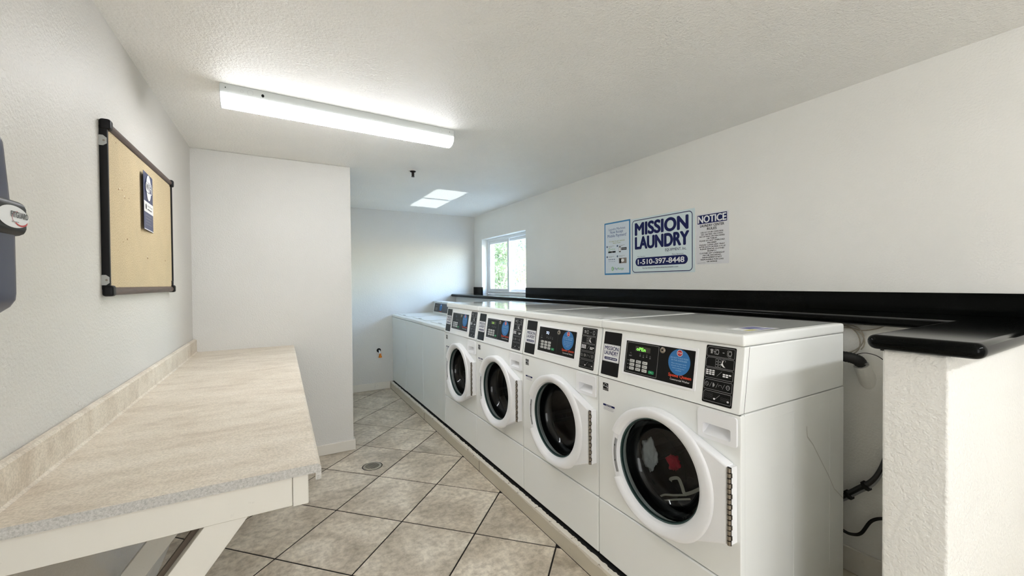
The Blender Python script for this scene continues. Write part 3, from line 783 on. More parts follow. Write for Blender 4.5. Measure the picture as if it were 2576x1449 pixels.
    # drum
    b = MB().m(M_BLACKR); b.lathe([(0.186, 0.013), (0.19, 0.03), (0.205, 0.06), (0.20, 0.085), (0.188, 0.09)], DCX, DCZ, n=40); b.xf(down).build('door_seal', t)
    b = MB().m(M_DARKIN); b.lathe([(0.19, 0.10), (0.262, 0.105), (0.27, 0.14), (0.27, 0.44), (0.25, 0.46), (0.0, 0.45)], DCX, DCZ, n=40); drum = b.xf(down).build('drum', t)
    for k in range(3):
        a = math.radians(80+120*k); b = MB().m(M_DARKIN)
        ca, sa = math.cos(a), math.sin(a)
        prof = [(-0.035, 0.272), (-0.012, 0.225), (0.012, 0.225), (0.035, 0.272)]
        b.prism([(DCX+ca*r-sa*u, DCZ+sa*r+ca*u) for u, r in prof], 0.14, 0.44, 'y'); b.xf(down).build('lifter', drum)
    return t

labels = ['nearest front-load washer, its readout spelling open, laundry behind the door glass',
          'front-load washer second from the half wall, with a pale SQ readout and empty drum',
          'front-load washer third from the half wall, with green digits in its readout',
          'front-load washer beside the top-loaders, last of the four front-loaders']
washers = []
for k, kind in enumerate('abcd'):
    wsh = make_washer(kind)
    wsh.location = (XF, Y12+MW*k, ZCURB)
    wsh['label'] = labels[k]; wsh['group'] = 'front-load washers on the curb'
    washers.append(wsh)

# label on the lid of the nearest washer
def lid_label(name, parent, items, z):
    b = MB()
    for mt, pts in items:
        b.m(mt); f = b.bm.faces.new([b.bm.verts.new((p[0], p[1], z)) for p in pts]); f.normal_update()
        if f.normal.z < 0: f.normal_flip()
        f.material_index = b.mi; z += 0.0002
    return b.build(name, parent)
q0 = lambda x, y: (Y12-x, None)
lid_label('lid_label', washers[0], [(M_PWHT, [(0.545, 0.135), (0.635, 0.125), (0.640, 0.32), (0.550, 0.30)]), (mat('faded_navy_print', (92, 96, 150), 0.5), [(0.552, 0.20), (0.60, 0.195), (0.602, 0.29), (0.556, 0.29)]),
    (mat('yellow_print', (206, 200, 120), 0.5), [(0.606, 0.14), (0.628, 0.14), (0.628, 0.20), (0.606, 0.20)]), (mat('pale_violet_print', (150, 150, 186), 0.5), [(0.606, 0.215), (0.63, 0.215), (0.632, 0.30), (0.608, 0.30)])], 1.2125-ZCURB)
lid_label('lid_label', washers[1], [(mat('worn_label', (196, 197, 196), 0.6), [(0.60, 0.08), (0.645, 0.08), (0.645, 0.20), (0.61, 0.19)])], 1.2125-ZCURB)

b = MB().m(mat('grey_scuff', (192, 192, 188), 0.6)); b.loop([(0.425, 0.84), (0.43, 0.80), (0.474, 0.76), (0.533, 0.688), (0.596, 0.613), (0.644, 0.547), (0.722, 0.487)], 0.0045, 0, False)
b.xf(lambda v: (0.6806, v.x, v.z-ZCURB)); b.build('scuff_mark', washers[0])

# laundry in the nearest washer (world coordinates from washer-local ones)
def inw(x, y, z): return (XF+y, Y12-x, z)
def cloth(name, label, cat, colr, c, size, seed, sub=4, amp=0.5, rough=0.9):
    bm = bmesh.new(); bmesh.ops.create_icosphere(bm, subdivisions=sub, radius=1)
    off = Vector((seed*3.7, seed*1.3, seed*2.1))
    for v in bm.verts:
        n = noise.fractal(v.co*1.6+off, 1.0, 2.0, 4); r = abs(noise.noise(v.co*3.2+off))
        k = 1+amp*n-0.55*amp*max(0, 0.25-r)*3
        v.co = Vector((v.co.x*size[0]*k, v.co.y*size[1]*k, v.co.z*size[2]*k))
    for f in bm.faces: f.smooth = True
    b = MB(); b.bm.free(); b.bm = bm; b.m(mat(name+'_fabric', colr, rough))
    for v in bm.verts: v.co += Vector(inw(*c))
    o = b.build(name); o.data.transform(Matrix.Translation(-Vector(inw(*c)))); o.location = inw(*c)
    return tag(o, label, cat, None)
def ribbon(name, label, pts, wd, colr, parent=None):
    b = MB().m(mat(name+'_fabric', colr, 0.85))
    P = [Vector(inw(*p)) for p in pts]
    out = []
    for i in range(len(P)-1):       # smooth subdivision
        a, c = P[max(i-1, 0)], P[min(i+2, len(P)-1)]
        for k in range(5):
            t = k/5; out.append(0.5*((2*P[i])+(P[i+1]-a)*t+(2*a-5*P[i]+4*P[i+1]-c)*t*t+(-a+3*P[i]-3*P[i+1]+c)*t**3))
    out.append(P[-1]); bm = b.bm; rows = []
    for i, p in enumerate(out):
        d = (out[min(i+1, len(out)-1)]-out[max(i-1, 0)]).normalized(); nrm = d.cross(Vector((-1, -0.4, 0.3))).normalized()*wd/2
        th = d.cross(nrm).normalized()*0.001
        rows.append([bm.verts.new(p+nrm+th), bm.verts.new(p-nrm+th), bm.verts.new(p-nrm-th), bm.verts.new(p+nrm-th)])
    for A, B in zip(rows, rows[1:]):
        for k in range(4): bm.faces.new((A[k], A[(k+1) % 4], B[(k+1) % 4], B[k])).smooth = True
    bmesh.ops.recalc_face_normals(bm, faces=bm.faces[:])
    o = b.build(name, parent); 
    return o
cloth('grey_towel', 'crumpled light grey cloth behind the door glass of the nearest washer', 'cloth', (226, 228, 230), (0.192, 0.128, 0.622), (0.022, 0.038, 0.070), 1.3, amp=0.30)
cloth('red_cloth', 'small red cloth behind the door glass of the nearest washer', 'cloth', (214, 20, 56), (0.315, 0.135, 0.630), (0.018, 0.028, 0.034), 2.9, amp=0.5)
dk = cloth('dark_garment', 'dark garment with white trim strips lying in the nearest washer', 'clothing', (30, 31, 34), (0.375, 0.225, 0.485), (0.080, 0.11, 0.065), 5.1, amp=0.25)
def trim_strip(pts, wd):
    o = ribbon('trim_strip', None, pts, wd, (212, 208, 196)); o.data.transform(Matrix.Translation(-dk.location)); o.parent = dk
trim_strip([(0.300, 0.135, 0.545), (0.315, 0.122, 0.564), (0.350, 0.120, 0.580), (0.368, 0.12, 0.555), (0.382, 0.118, 0.533), (0.410, 0.12, 0.548), (0.442, 0.128, 0.575)], 0.013)
trim_strip([(0.258, 0.122, 0.464), (0.285, 0.118, 0.484), (0.33, 0.116, 0.503), (0.388, 0.12, 0.529)], 0.008)
trim_strip([(0.272, 0.120, 0.452), (0.31, 0.116, 0.474), (0.355, 0.115, 0.497), (0.407, 0.12, 0.521)], 0.007)

# ------------------------------------------------------------------ top-load washers
TW = 0.6622
M_TLP = mat('dark_console_overlay', (40, 42, 48), 0.35)
def make_toploader():
    t = thing('top_load_washer', 'x', 'washing machine', (0, 0, 0), RW)
    b = MB().m(M_ENAM2); b.box(0.002, TW-0.002, 0.0, 0.69, 0.105, 0.948, 0.006, 2); b.xf(down).build('cabinet', t)
    b = MB().m(M_DGAP); b.box(0.02, TW-0.02, 0.03, 0.67, ZCURB, 0.12); b.xf(down).build('base_skirt', t)
    b = MB().m(M_ENAM2); b.box(0.0005, TW-0.0005, -0.004, 0.69, 0.951, 0.984, 0.008, 3); b.xf(down).build('top_deck', t)
    b = MB().m(M_ENAM2); b.prism(rr_pts(0.06, TW-0.06, 0.06, 0.50, 0.03), 0.982, 0.990, 'z', bev=0.003, seg=2); b.xf(down); lid = b.build('lid', t)
    b = MB().m(M_GREYP); b.prism(rr_pts(0.29, 0.374, 0.066, 0.084, 0.006, 3), 0.9895, 0.9925, 'z', bev=0.0008, seg=1); b.xf(down).build('lid_grip', lid)
    prof = [(0.558, 0.984), (0.585, 1.130), (0.69, 1.130), (0.69, 0.984)]
    b = MB().m(M_ENAM2); b.prism(prof, 0.006, TW-0.006, 'x', bev=0.005, seg=2); b.xf(down); con = b.build('console', t)
    b = MB().m(M_ENAM2); b.box(0.001, TW-0.001, 0.572, 0.70, 1.131, 1.1435, 0.003, 2); b.m(M_PBLK); b.box(0.31, 0.325, 0.5705, 0.5725, 1.133, 1.1405); b.xf(down).build('service_flap', con)
    def cl(co): return (co.x, co.y+0.558+0.027*(co.z-0.984)/0.146, co.z-ZCURB)
    b = MB().m(M_TLP); b.rrect(0.045, TW-0.045, 1.003, 1.118, 0.004, -0.0012)
    b.m(M_PGRY)
    for r in range(3):
        for c in range(3): b.rect(0.09+0.03*c, 0.112+0.03*c, 1.022+0.014*r, 1.031+0.014*r, -0.0016)
    b.text('START', 0.09, 0.16, 1.08, 0.01, -0.0016)
    b.m(M_BLUE); b.oval(0.30, 1.066, 0.046, 0.046, -0.002)
    b.m(M_PWHT); b.oval(0.30, 1.096, 0.011, 0.011, -0.0024, 8)
    b.m(M_ORNG); b.text('Speed Queen', 0.25, 0.36, 1.008, 0.010, -0.0016, 0.03)
    b.xf(cl).build('control_overlay', con)
    return t
tl0 = make_toploader()
tl_labels = ['top-load washer in the corner against the back wall', 'middle top-load washer of the three, between two others of its kind', 'top-load washer standing beside the farthest front-loader']
for k in range(3):
    o = tl0 if k == 0 else copy_tree(tl0)
    o.location = (XF+0.001, YB-0.004-TW*k, ZCURB+(0.004 if k else 0)); o['label'] = tl_labels[k]; o['group'] = 'top-load washers at the back wall'

# ------------------------------------------------------------------ signs on the right wall
M_BORD = mat('poster_blue', (60, 134, 186), 0.5); M_POST = mat('poster_white', (216, 226, 234), 0.45); M_TXB = mat('poster_text_blue', (60, 96, 150), 0.5)
M_OLV = mat('poster_text_green', (150, 160, 90), 0.5); M_LG = mat('leaf_green_print', (84, 168, 74), 0.5)
def wall_board(name, label, cat, y_left, z0, w_, h_, mt, th=0.0025, corner=0.002):
    t = thing(name, label, cat, (XR, y_left, z0), RW)
    b = MB().m(mt); b.prism(rr_pts(0, w_, 0, h_, corner, 4), -th, -0.0002, 'y'); b.build('board', t)
    return t
T_ = -0.0030
W_, H_ = 0.304, 0.4535
t = wall_board('payment_poster', 'small blue-bordered poster about mobile payment, beside the large laundry sign', 'poster', 2.7186, 1.4513, W_, H_, M_BORD, 0.0022, 0.001)
b = MB().m(M_POST); b.rect(0.012, W_-0.012, 0.014, H_-0.012, -0.0026)
def tx(s, a, c, yfrac, cap, bold=0.0, **k): b.text(s, a*W_, c*W_, (1-yfrac)*H_, cap, T_, bold, **k)
b.m(M_BORD); b.loop([(0, 0), (W_, 0), (W_, H_), (0, H_)], 0.024, T_) if False else None
b.m(M_TXB)
tx('Laundry Machines', 0.18, 0.82, 0.155, 0.020); tx('Now Accept', 0.24, 0.74, 0.215, 0.024, 0.01); tx('Mobile Payment!', 0.13, 0.86, 0.285, 0.025, 0.01)
b.m(M_OLV); tx("It's easy to get started,", 0.2, 0.8, 0.375, 0.013); tx("here's how.", 0.35, 0.65, 0.412, 0.013)
b.m(M_TXB)
for xx, yy in ((0.11, 0.46), (0.52, 0.46), (0.11, 0.655), (0.52, 0.655)):
    b.m(mat('slate_print', (70, 90, 122), 0.5)); b.oval(xx*W_, (1-yy)*H_, 0.0085, 0.0085, T_, 14)
    b.m(M_PGRY); b.rect((xx+0.05)*W_, (xx+0.28)*W_, (1-yy)*H_+0.002, (1-yy)*H_+0.0045, T_); b.rect((xx+0.05)*W_, (xx+0.2)*W_, (1-yy)*H_-0.005, (1-yy)*H_-0.0025, T_)
b.m(M_LG); b.loop([(0.20*W_+0.009*math.cos(q*PI/8), (1-0.515)*H_+0.011*math.sin(q*PI/8)) for q in range(16)], 0.003, T_); tx('PayRange', 0.26, 0.44, 0.52, 0.009)
b.m(M_PBLK); b.rrect(0.155*W_, 0.30*W_, (1-0.58)*H_, (1-0.55)*H_, 0.002, T_); b.rrect(0.31*W_, 0.45*W_, (1-0.58)*H_, (1-0.55)*H_, 0.002, T_)
b.rrect(0.58*W_, 0.65*W_, (1-0.58)*H_, (1-0.475)*H_, 0.003, T_); b.rrect(0.67*W_, 0.87*W_, (1-0.545)*H_, (1-0.50)*H_, 0.002, T_)
b.m(M_PWHT); b.rect(0.59*W_, 0.64*W_, (1-0.565)*H_, (1-0.49)*H_, T_-0.0004)
b.m(M_PGRY); b.rect(0.68*W_, 0.86*W_, (1-0.53)*H_, (1-0.515)*H_, T_-0.0004)
b.m(mat('slate_print', (70, 90, 122), 0.5))
for i in range(4): b.rect((0.17+0.07*i)*W_, (0.21+0.07*i)*W_, (1-0.715)*H_, (1-0.70)*H_, T_); b.rect((0.18+0.07*i)*W_, (0.21+0.07*i)*W_, (1-0.75)*H_, (1-0.742)*H_, T_)
b.m(mat('photo_print_brown', (132, 124, 116), 0.5)); b.rect(0.575*W_, 0.865*W_, (1-0.79)*H_, (1-0.69)*H_, T_)
b.m(M_PWHT); b.oval(0.72*W_, (1-0.735)*H_, 0.018, 0.014, T_-0.0004, 12); b.m(M_PBLK); b.rect(0.60*W_, 0.66*W_, (1-0.785)*H_, (1-0.70)*H_, T_-0.0004)
b.m(M_LG); b.loop([(0.33*W_+0.012*math.cos(q*PI/8), (1-0.885)*H_+0.015*math.sin(q*PI/8)) for q in range(16)], 0.005, T_); b.oval(0.34*W_, (1-0.885)*H_, 0.004, 0.008, T_, 10)
b.m(M_TXB); tx('Pay', 0.41, 0.53, 0.905, 0.018, 0.01); b.m(M_LG); tx('Range', 0.535, 0.76, 0.905, 0.018, 0.0)
b.build('print', t)

W_, H_ = 0.585, 0.4445
M_SIGN = mat('pale_sign_plate', (214, 228, 230), 0.4)
t = wall_board('laundry_sign', 'large white laundry company sign with navy letters and phone number', 'sign', 2.4015, 1.4538, W_, H_, M_SIGN, 0.0025, 0.004)
T_ = -0.0032
b = MB().m(M_NAVY); b.loop(rr_pts(0.011, W_-0.02, 0.012, H_-0.016, 0.028, 8), 0.0055, T_)
tx('MISSION', 0.075, 0.905, 0.30, 0.092, 0.075); tx('LAUNDRY', 0.075, 0.915, 0.55, 0.091, 0.075)
tx('EQUIPMENT, Inc.', 0.575, 0.885, 0.634, 0.019, 0.008)
tx('For Service:', 0.115, 0.25, 0.700, 0.0085, 0.01); tx('Para Servicio:', 0.68, 0.845, 0.705, 0.0095, 0.01)
b.rrect(0.075*W_, 0.905*W_, (1-0.865)*H_, (1-0.715)*H_, 0.033, T_)
tx('Visit Our Website At WWW.MISSIONLAUNDRY.COM', 0.195, 0.765, 0.912, 0.0085, 0.01)
b.m(M_PWHT); b.text('1-510-397-8448', 0.12*W_, 0.855*W_, (1-0.832)*H_, 0.038, T_-0.0006, 0.05)
b.build('print', t)

W_, H_ = 0.2365, 0.3425
t = wall_board('notice_sign', 'small white notice sign listing laundry rules, beside the large laundry sign', 'sign', 1.8075, 1.5045, W_, H_, mat('notice_plate', (222, 222, 224), 0.4), 0.002, 0.010)
T_ = -0.0026
b = MB().m(M_NAVY); b.rect(0.012, W_-0.012, H_-0.068, H_-0.009, T_)
b.m(M_PWHT); b.text('NOTICE', 0.018, W_-0.018, H_-0.061, 0.045, T_-0.0004, 0.05)
b.m(M_PBLK); lines_ = ['USE AT YOUR OWN RISK', 'NO TINTING OR DYING', 'NO SITTING ON MACHINES', 'OR TABLES', 'PLEASE DO NOT OVERLOAD', 'MACHINES', 'PLEASE CLEAN LINT TRAY', 'AFTER EACH DRYING CYCLE', 'PLEASE REMOVE CLOTHES', 'PROMPTLY', 'CLOTHES LEFT OVERNIGHT', 'MAY BE DISCARDED', 'MANAGEMENT IS NOT', 'RESPONSIBLE FOR LOSS', 'OR DAMAGE']
b.text('LAUNDRY CENTER', 0.032, W_-0.032, H_-0.091, 0.0165, T_, 0.04); b.text('RULES', 0.084, W_-0.084, H_-0.1135, 0.0165, T_, 0.04)
for i, s_ in enumerate(lines_):
    hw = len(s_)*0.0041; b.text(s_, W_/2-hw, W_/2+hw, H_-0.1325-0.01405*i, 0.0088, T_, 0.04)
b.m(M_PGRY); b.rect(0.012, 0.07, 0.008, 0.0095, T_)
b.build('print', t)

# ------------------------------------------------------------------ cork board and poster on the left wall
BW, BH, BZ = 0.985, 0.620, 1.355
t = thing('cork_board', 'cork bulletin board in a brown and black frame on the white wall', 'bulletin board', (XL, 1.948, BZ), LW)
b = MB().m(mat('cork', (196, 164, 112), 0.9, fn=f_cork)); b.box(0.01, BW-0.01, -0.016, -0.001, 0.02, BH-0.02); b.build('cork_panel', t)
M_RAIL = mat('brown_frame', (70, 52, 44), 0.4, fn=f_wood_brown); M_BLKP = mat('black_plastic', (7, 7, 8), 0.4, spec=0.25)
def halfround(z, s_):
    pts = [(0.0, z), (-0.010, z)]+[(-0.012-0.014*math.sin(q*PI/8), z+s_*0.030*(1-math.cos(q*PI/8))/2) for q in range(1, 8)]+[(-0.010, z+s_*0.030), (0.0, z+s_*0.030)]
    return pts
for z, s_ in ((BH-0.030, 1), (0.030, -1)):
    b = MB().m(M_RAIL); b.prism([(p[0]-0.0005, p[1]) for p in halfround(z, s_)], 0.022, BW-0.022, 'x', smooth=True); b.build('rail', t)
for x0 in (0.0, BW-0.012):
    b = MB().m(M_BLKP); b.box(x0, x0+0.012, -0.0225, -0.0005, 0.02, BH-0.02, 0.002, 1); b.build('stile', t)
for cx_, s1 in ((0.0, 1), (BW, -1)):
    for z, s2 in ((BH, -1), (0.0, 1)):
        b = MB().m(M_BLKP); xs_ = sorted((cx_-s1*0.003, cx_+s1*0.030)); zs_ = sorted((z-s2*0.003, z+s2*0.036))
        b.box(xs_[0], xs_[1], -0.032, -0.0005, zs_[0], zs_[1], 0.009, 4); b.build('corner_cap', t)
for z in (0.545, 0.055):
    b = MB().m(mat('grey_clip', (168, 170, 168), 0.4)); b.prism([(0.0, z-0.018), (0.0, z+0.018), (-0.012, z+0.018), (-0.021, z+0.010), (-0.021, z-0.010), (-0.012, z-0.018)], -0.003, -0.0005, 'x')
    b.m(M_CHROME); b.lathe([(0.0, -0.0045), (0.003, -0.004), (0.0035, -0.003)], -0.014, z, n=10, axis='x'); b.build('clip', t)
b = MB().m(M_BLKP); b.box(BW-0.024, BW-0.010, -0.022, -0.015, 0.032, 0.062, 0.002, 1); b.build('lock', t)
b = MB().m(mat('cork_mark', (110, 80, 46), 0.9))
random.seed(11)
for x, z, r in ((0.13, 0.40, 0.004), (0.17, 0.405, 0.003), (0.20, 0.38, 0.004), (0.25, 0.388, 0.003), (0.22, 0.22, 0.005), (0.11, 0.57, 0.003), (0.5, 0.16, 0.006), (0.83, 0.165, 0.005), (0.17, 0.205, 0.003)):
    b.oval(x, z, r, r*0.8, -0.0164, 7)
b.m(M_PWHT)
for x, z in ((0.14, 0.405), (0.19, 0.385), (0.495, 0.165)): b.rect(x, x+0.006, z, z+0.003, -0.0166)
b.build('pin_mark', t)
# poster
PX0, PW, PH, PZ = 2.352, 0.186, 0.258, 1.640
t = thing('wifi_poster', 'narrow navy wireless internet poster pinned on the cork board', 'poster', (XL, PX0, PZ), LW)
M_PNAVY = mat('poster_navy', (40, 52, 96), 0.35)
b = MB().m(M_PNAVY)
rowsx = [0.0, 0.03, 0.09, 0.186]; off = [-0.0275, -0.02615, -0.02345, -0.0191]
bm = b.bm
def curl(x):
    for i in range(3):
        if x <= rowsx[i+1]+1e-9: q = (x-rowsx[i])/(rowsx[i+1]-rowsx[i]); return off[i]+(off[i+1]-off[i])*q
    return off[-1]
for i in range(3): b.box(rowsx[i], rowsx[i+1], -0.0006, 0.0006, 0, PH)
def curl_xf(co): return (co.x, co.y+curl(co.x), co.z)
b.xf(curl_xf).build('sheet', t)
b = MB(); y = -0.0010
def vrect(x0, x1, z0, z1, y): # split at the folds
    cuts = [x0]+[c for c in rowsx if x0 < c < x1]+[x1]
    for a, c in zip(cuts, cuts[1:]): b.rect(a, c, z0, z1, y)
b.m(M_PWHT); b.oval(0.093, PH*0.755, 0.048, 0.058, y-0.0012, 30)
b.m(M_PNAVY); b.rrect(0.026, 0.162, PH*0.66, PH*0.85, 0.022, y-0.0016)
b.m(M_PWHT); b.rrect(0.030, 0.100, PH*0.668, PH*0.842, 0.019, y-0.0020); b.loop(rr_pts(0.095, 0.157, PH*0.668, PH*0.842, 0.019), 0.004, y-0.0020)
b.m(M_PBLK); b.text('Wi', 0.036, 0.092, PH*0.70, 0.030, y-0.0024, 0.03); b.m(M_PWHT); b.text('Fi', 0.106, 0.148, PH*0.70, 0.030, y-0.0024, 0.03)
b.m(M_PGRY); b.text('FREE WIFI ZONE', 0.05, 0.13, PH*0.535, 0.006, y-0.0008)
b.m(M_PWHT); vrect(0, 0.186, PH*0.31, PH*0.495, y-0.0004)
b.m(M_PDGR); b.oval(0.036, PH*0.40, 0.013, 0.013, y-0.0010, 16); b.text('Network & Password', 0.062, 0.165, PH*0.415, 0.0085, y-0.0012); b.text('ask the office', 0.062, 0.15, PH*0.36, 0.0085, y-0.0012) if False else b.rect(0.062, 0.15, PH*0.36, PH*0.378, y-0.0012)
b.m(M_PGRY)
for k, (x1_) in enumerate((0.14, 0.15, 0.12, 0.15)): b.rect(0.03, x1_, PH*(0.25-0.05*k), PH*(0.258-0.05*k), y-0.0008)
b.m(M_PWHT); vrect(0.0, 0.186, 0.001, 0.0045, y-0.0004)
b.xf(curl_xf).build('print', t)

# ------------------------------------------------------------------ navy dispenser on the left wall
t = thing('wipe_dispenser', 'navy blue wall dispenser with a black clip and oval white label', 'dispenser', (XL, 0.80, 1.30), LW)
M_DNAVY = mat('navy_shell', (22, 35, 68), 0.3, spec=0.3)
def shell(name, z0, z1, prof, w0, w1, rt, rb):
    # loft: rows in z of a rounded-rectangle section; section width w, depth d
    b = MB().m(M_DNAVY); bm = b.bm; rows = []; N = 14
    zs = [z0+(z1-z0)*k/N for k in range(N+1)]
    for z in zs:
        u = (z-z0)/(z1-z0); w_ = w0+(w1-w0)*u; d = prof(u)
        e = 1.0
        if z-z0 < rb: q = (rb-(z-z0))/rb; e = math.sqrt(max(0, 1-q*q))
        if z1-z < rt: q = (rt-(z1-z))/rt; e = min(e, math.sqrt(max(0, 1-q*q)))
        cx_ = 0.158; hw = w_/2-(1-e)*0.045; dd = d*(0.55+0.45*e); r = 0.03
        ring = [(cx_-hw, 0.0), (cx_-hw, -dd+r)]+[(cx_-hw+r-r*math.cos(a*PI/10), -dd+r-r*math.sin(a*PI/10)) for a in range(1, 6)]+[(cx_+hw-r+r*math.sin(a*PI/10), -dd+r-r*math.cos(a*PI/10)) for a in range(0, 6)]+[(cx_+hw, 0.0)]
        rows.append([bm.verts.new((p[0], p[1], z)) for p in ring])
    for A, B in zip(rows, rows[1:]):
        for i in range(len(A)-1): bm.faces.new((A[i], A[i+1], B[i+1], B[i])).smooth = True
    bm.faces.new(rows[0]); bm.faces.new(rows[-1])
    bmesh.ops.recalc_face_normals(bm, faces=bm.faces[:]); return b.build(name, t)
shell('lower_shell', 0.028, 0.200, lambda u: 0.126, 0.316, 0.316, 0.0, 0.045)
shell('upper_shell', 0.235, 0.395, lambda u: 0.122-0.008*u, 0.312, 0.300, 0.05, 0.0)
b = MB().m(M_BLKP); b.box(0.03, 0.318, -0.135, -0.002, 0.182, 0.246, 0.014, 4); b.build('clip_band', t)
b = MB().m(M_PWHT)
b.oval(0.264, 0.2135, 0.049, 0.0195, -0.1356, 40)
b.m(M_RED); b.loop([(0.284+0.026*math.cos(math.radians(a)), 0.2125+0.0125*math.sin(math.radians(a))) for a in range(110, 345, 12)], 0.0009, -0.1360, False)
b.loop([(0.286+0.022*math.cos(math.radians(a)), 0.2105+0.0115*math.sin(math.radians(a))) for a in range(215, 345, 10)], 0.0026, -0.1362, False)
b.m(M_PDGR); b.text('FITGUARD', 0.254, 0.309, 0.2125, 0.0105, -0.1364, 0.03); b.m(M_PGRY); b.rect(0.256, 0.278, 0.204, 0.2055, -0.1364)
b.build('oval_label', t)

# ------------------------------------------------------------------ folding counter on the left
CT, CX1, CY0, CY1 = 0.914, 0.088, 1.188, YP-0.001
t = thing('folding_counter', 'beige laminate folding counter with backsplash on white painted braces along the wall', 'counter', (XL, CY0, 0))
def loc_(co): return (co.x-XL, co.y-CY0, co.z)
b = MB().m(M_LAM)
pts = [(XL+0.001, CT-0.024), (XL+0.001, CT)]+[(CX1-0.012+0.012*math.sin(q*PI/8), CT-0.012+0.012*math.cos(q*PI/8)) for q in range(0, 5)]+[(CX1, CT-0.040), (CX1-0.004, CT-0.043), (CX1-0.014, CT-0.043), (CX1-0.014, CT-0.024)]
bm = b.bm
A = [bm.verts.new((p[0], CY0, p[1])) for p in pts]; B = [bm.verts.new((p[0], CY1, p[1])) for p in pts]
for i in range(len(pts)):
    j = (i+1) % len(pts); bm.faces.new((A[i], A[j], B[j], B[i]))
bm.faces.new(B)
b.m(M_PART); f = bm.faces.new(A[::-1]); f.material_index = b.mi
bmesh.ops.recalc_face_normals(bm, faces=bm.faces[:])
b.xf(loc_).build('countertop', t)
b = MB().m(M_LAM); sp = [(XL+0.001, CT), (XL+0.001, 1.004), (XL+0.006, 1.008), (XL+0.016, 1.006), (XL+0.022, 1.000), (XL+0.022, CT+0.006), (XL+0.028, CT+0.001), (XL+0.028, CT)]
b.prism(sp, 0, 1, 'y'); b.xf(lambda v: (v.x, CY0+v.y*(CY1-CY0), v.z)); b.xf(loc_); b.build('backsplash', t)
b = MB().m(M_WOODP); b.box(XL+0.001, 0.020, CY0+0.022, CY0+0.060, 0.806, CT-0.0245, 0.002, 1); b.xf(loc_).build('end_apron', t)
b = MB().m(M_WOODP); b.box(0.0205, 0.058, CY0+0.021, CY1, 0.803, CT-0.0245, 0.003, 2); b.xf(loc_).build('front_apron', t)
def brace(y0, y1, sl=1.33):
    b = MB().m(M_WOODP)
    x_r, z_r = -0.078, 0.8045
    n_ = 0.090
    pts = [(x_r, z_r), (x_r-n_, z_r), (XL+0.001, z_r-(x_r-n_-XL)*sl), (XL+0.001, z_r-(x_r-XL)*sl)]
    b.prism(pts, y0, y1, 'y', bev=0.002, seg=1); b.xf(loc_); return b.build('brace', t)
for y0 in (CY0+0.030, 1.985, 2.75, 3.52): brace(y0, y0+0.04)
b = MB().m(M_BROWN); x_r = -0.088; b.prism([(x_r, 0.8045), (x_r-0.094, 0.8045), (XL+0.001, 0.8045-(x_r-0.094-XL)*1.33), (XL+0.001, 0.8045-(x_r-XL)*1.33)], CY0+0.0705, CY0+0.0885, 'y'); b.xf(loc_).build('brace_backing', t)
b = MB().m(M_WOODP); b.box(XL+0.001, XL+0.02, CY0+0.06, CY1, 0.78, CT-0.0245, 0.002, 1); b.xf(loc_).build('wall_cleat', t)
b = MB().m(M_BLKP); b.oval(-0.53, 0, 0.002, 0.002, 0, 8); b.xf(lambda v: (XL+0.010, 1.57+v.x+0.53, 1.0085+v.z*0)); b.bm.free()

# ------------------------------------------------------------------ ceiling light
t = thing('ceiling_light', 'long white fluorescent strip light on the ceiling, switched on', 'light', (-0.243, 2.393, ZC), math.atan2(0.036, 1.213))
FL = 1.2135
M_FIX = mat('white_fixture_metal', (196, 200, 198), 0.4)
b = MB().m(M_FIX); b.box(0.0, FL, 0.0, 0.115, -0.045, -0.0005, 0.002, 1); hs = b.build('housing', t)
b = MB().m(M_PBLK); b.oval(0.178, -0.026, 0.0065, 0.008, -0.0006, 16); b.oval(0.024, -0.020, 0.0025, 0.003, -0.0006, 10); b.oval(FL-0.03, -0.02, 0.002, 0.0025, -0.0006, 8); b.m(M_PGRY); b.loop([(0.125+0.012*math.cos(q*PI/8), -0.024+0.014*math.sin(q*PI/8)) for q in range(16)], 0.0006, -0.0006)
b.loop([(0.09+0.006*math.cos(q*PI/8), -0.024+0.007*math.sin(q*PI/8)) for q in range(16)], 0.0006, -0.0006); b.loop([(FL-0.09+0.010*math.cos(q*PI/8), -0.024+0.012*math.sin(q*PI/8)) for q in range(16)], 0.0006, -0.0006)
b.build('knockout', hs)
b = MB().m(lens_emis('lit_lens', LENS_EMISSION*1.15))
prof = [(-0.004, -0.0455), (-0.004, -0.052)]+[(0.0575-0.0615*math.cos(q*PI/12), -0.056-0.040*math.sin(q*PI/12)) for q in range(0, 13)]+[(0.119, -0.052), (0.119, -0.0455)]
b.prism(prof, 0.004, FL-0.004, 'x', smooth=True); b.build('lens', t)
for x0 in (0.0005, FL-0.0035):
    b = MB().m(M_FIX); b.prism([(p[0]*1.0, p[1]-0.0008) for p in prof], x0, x0+0.003, 'x'); b.build('end_cap', t)

rear = copy_tree(t); rear.location = (0.95, -1.3, ZC); rear.rotation_euler = (0, 0, 0); 
for ch in rear.children:      # this fixture's tube is the stronger one
    if ch.name.startswith('lens'): ch.data = ch.data.copy(); ch.data.materials[0] = lens_emis('lit_lens_strong', LENS_EMISSION*2.1)
rear['label'] = 'second strip light on the ceiling behind the viewer'
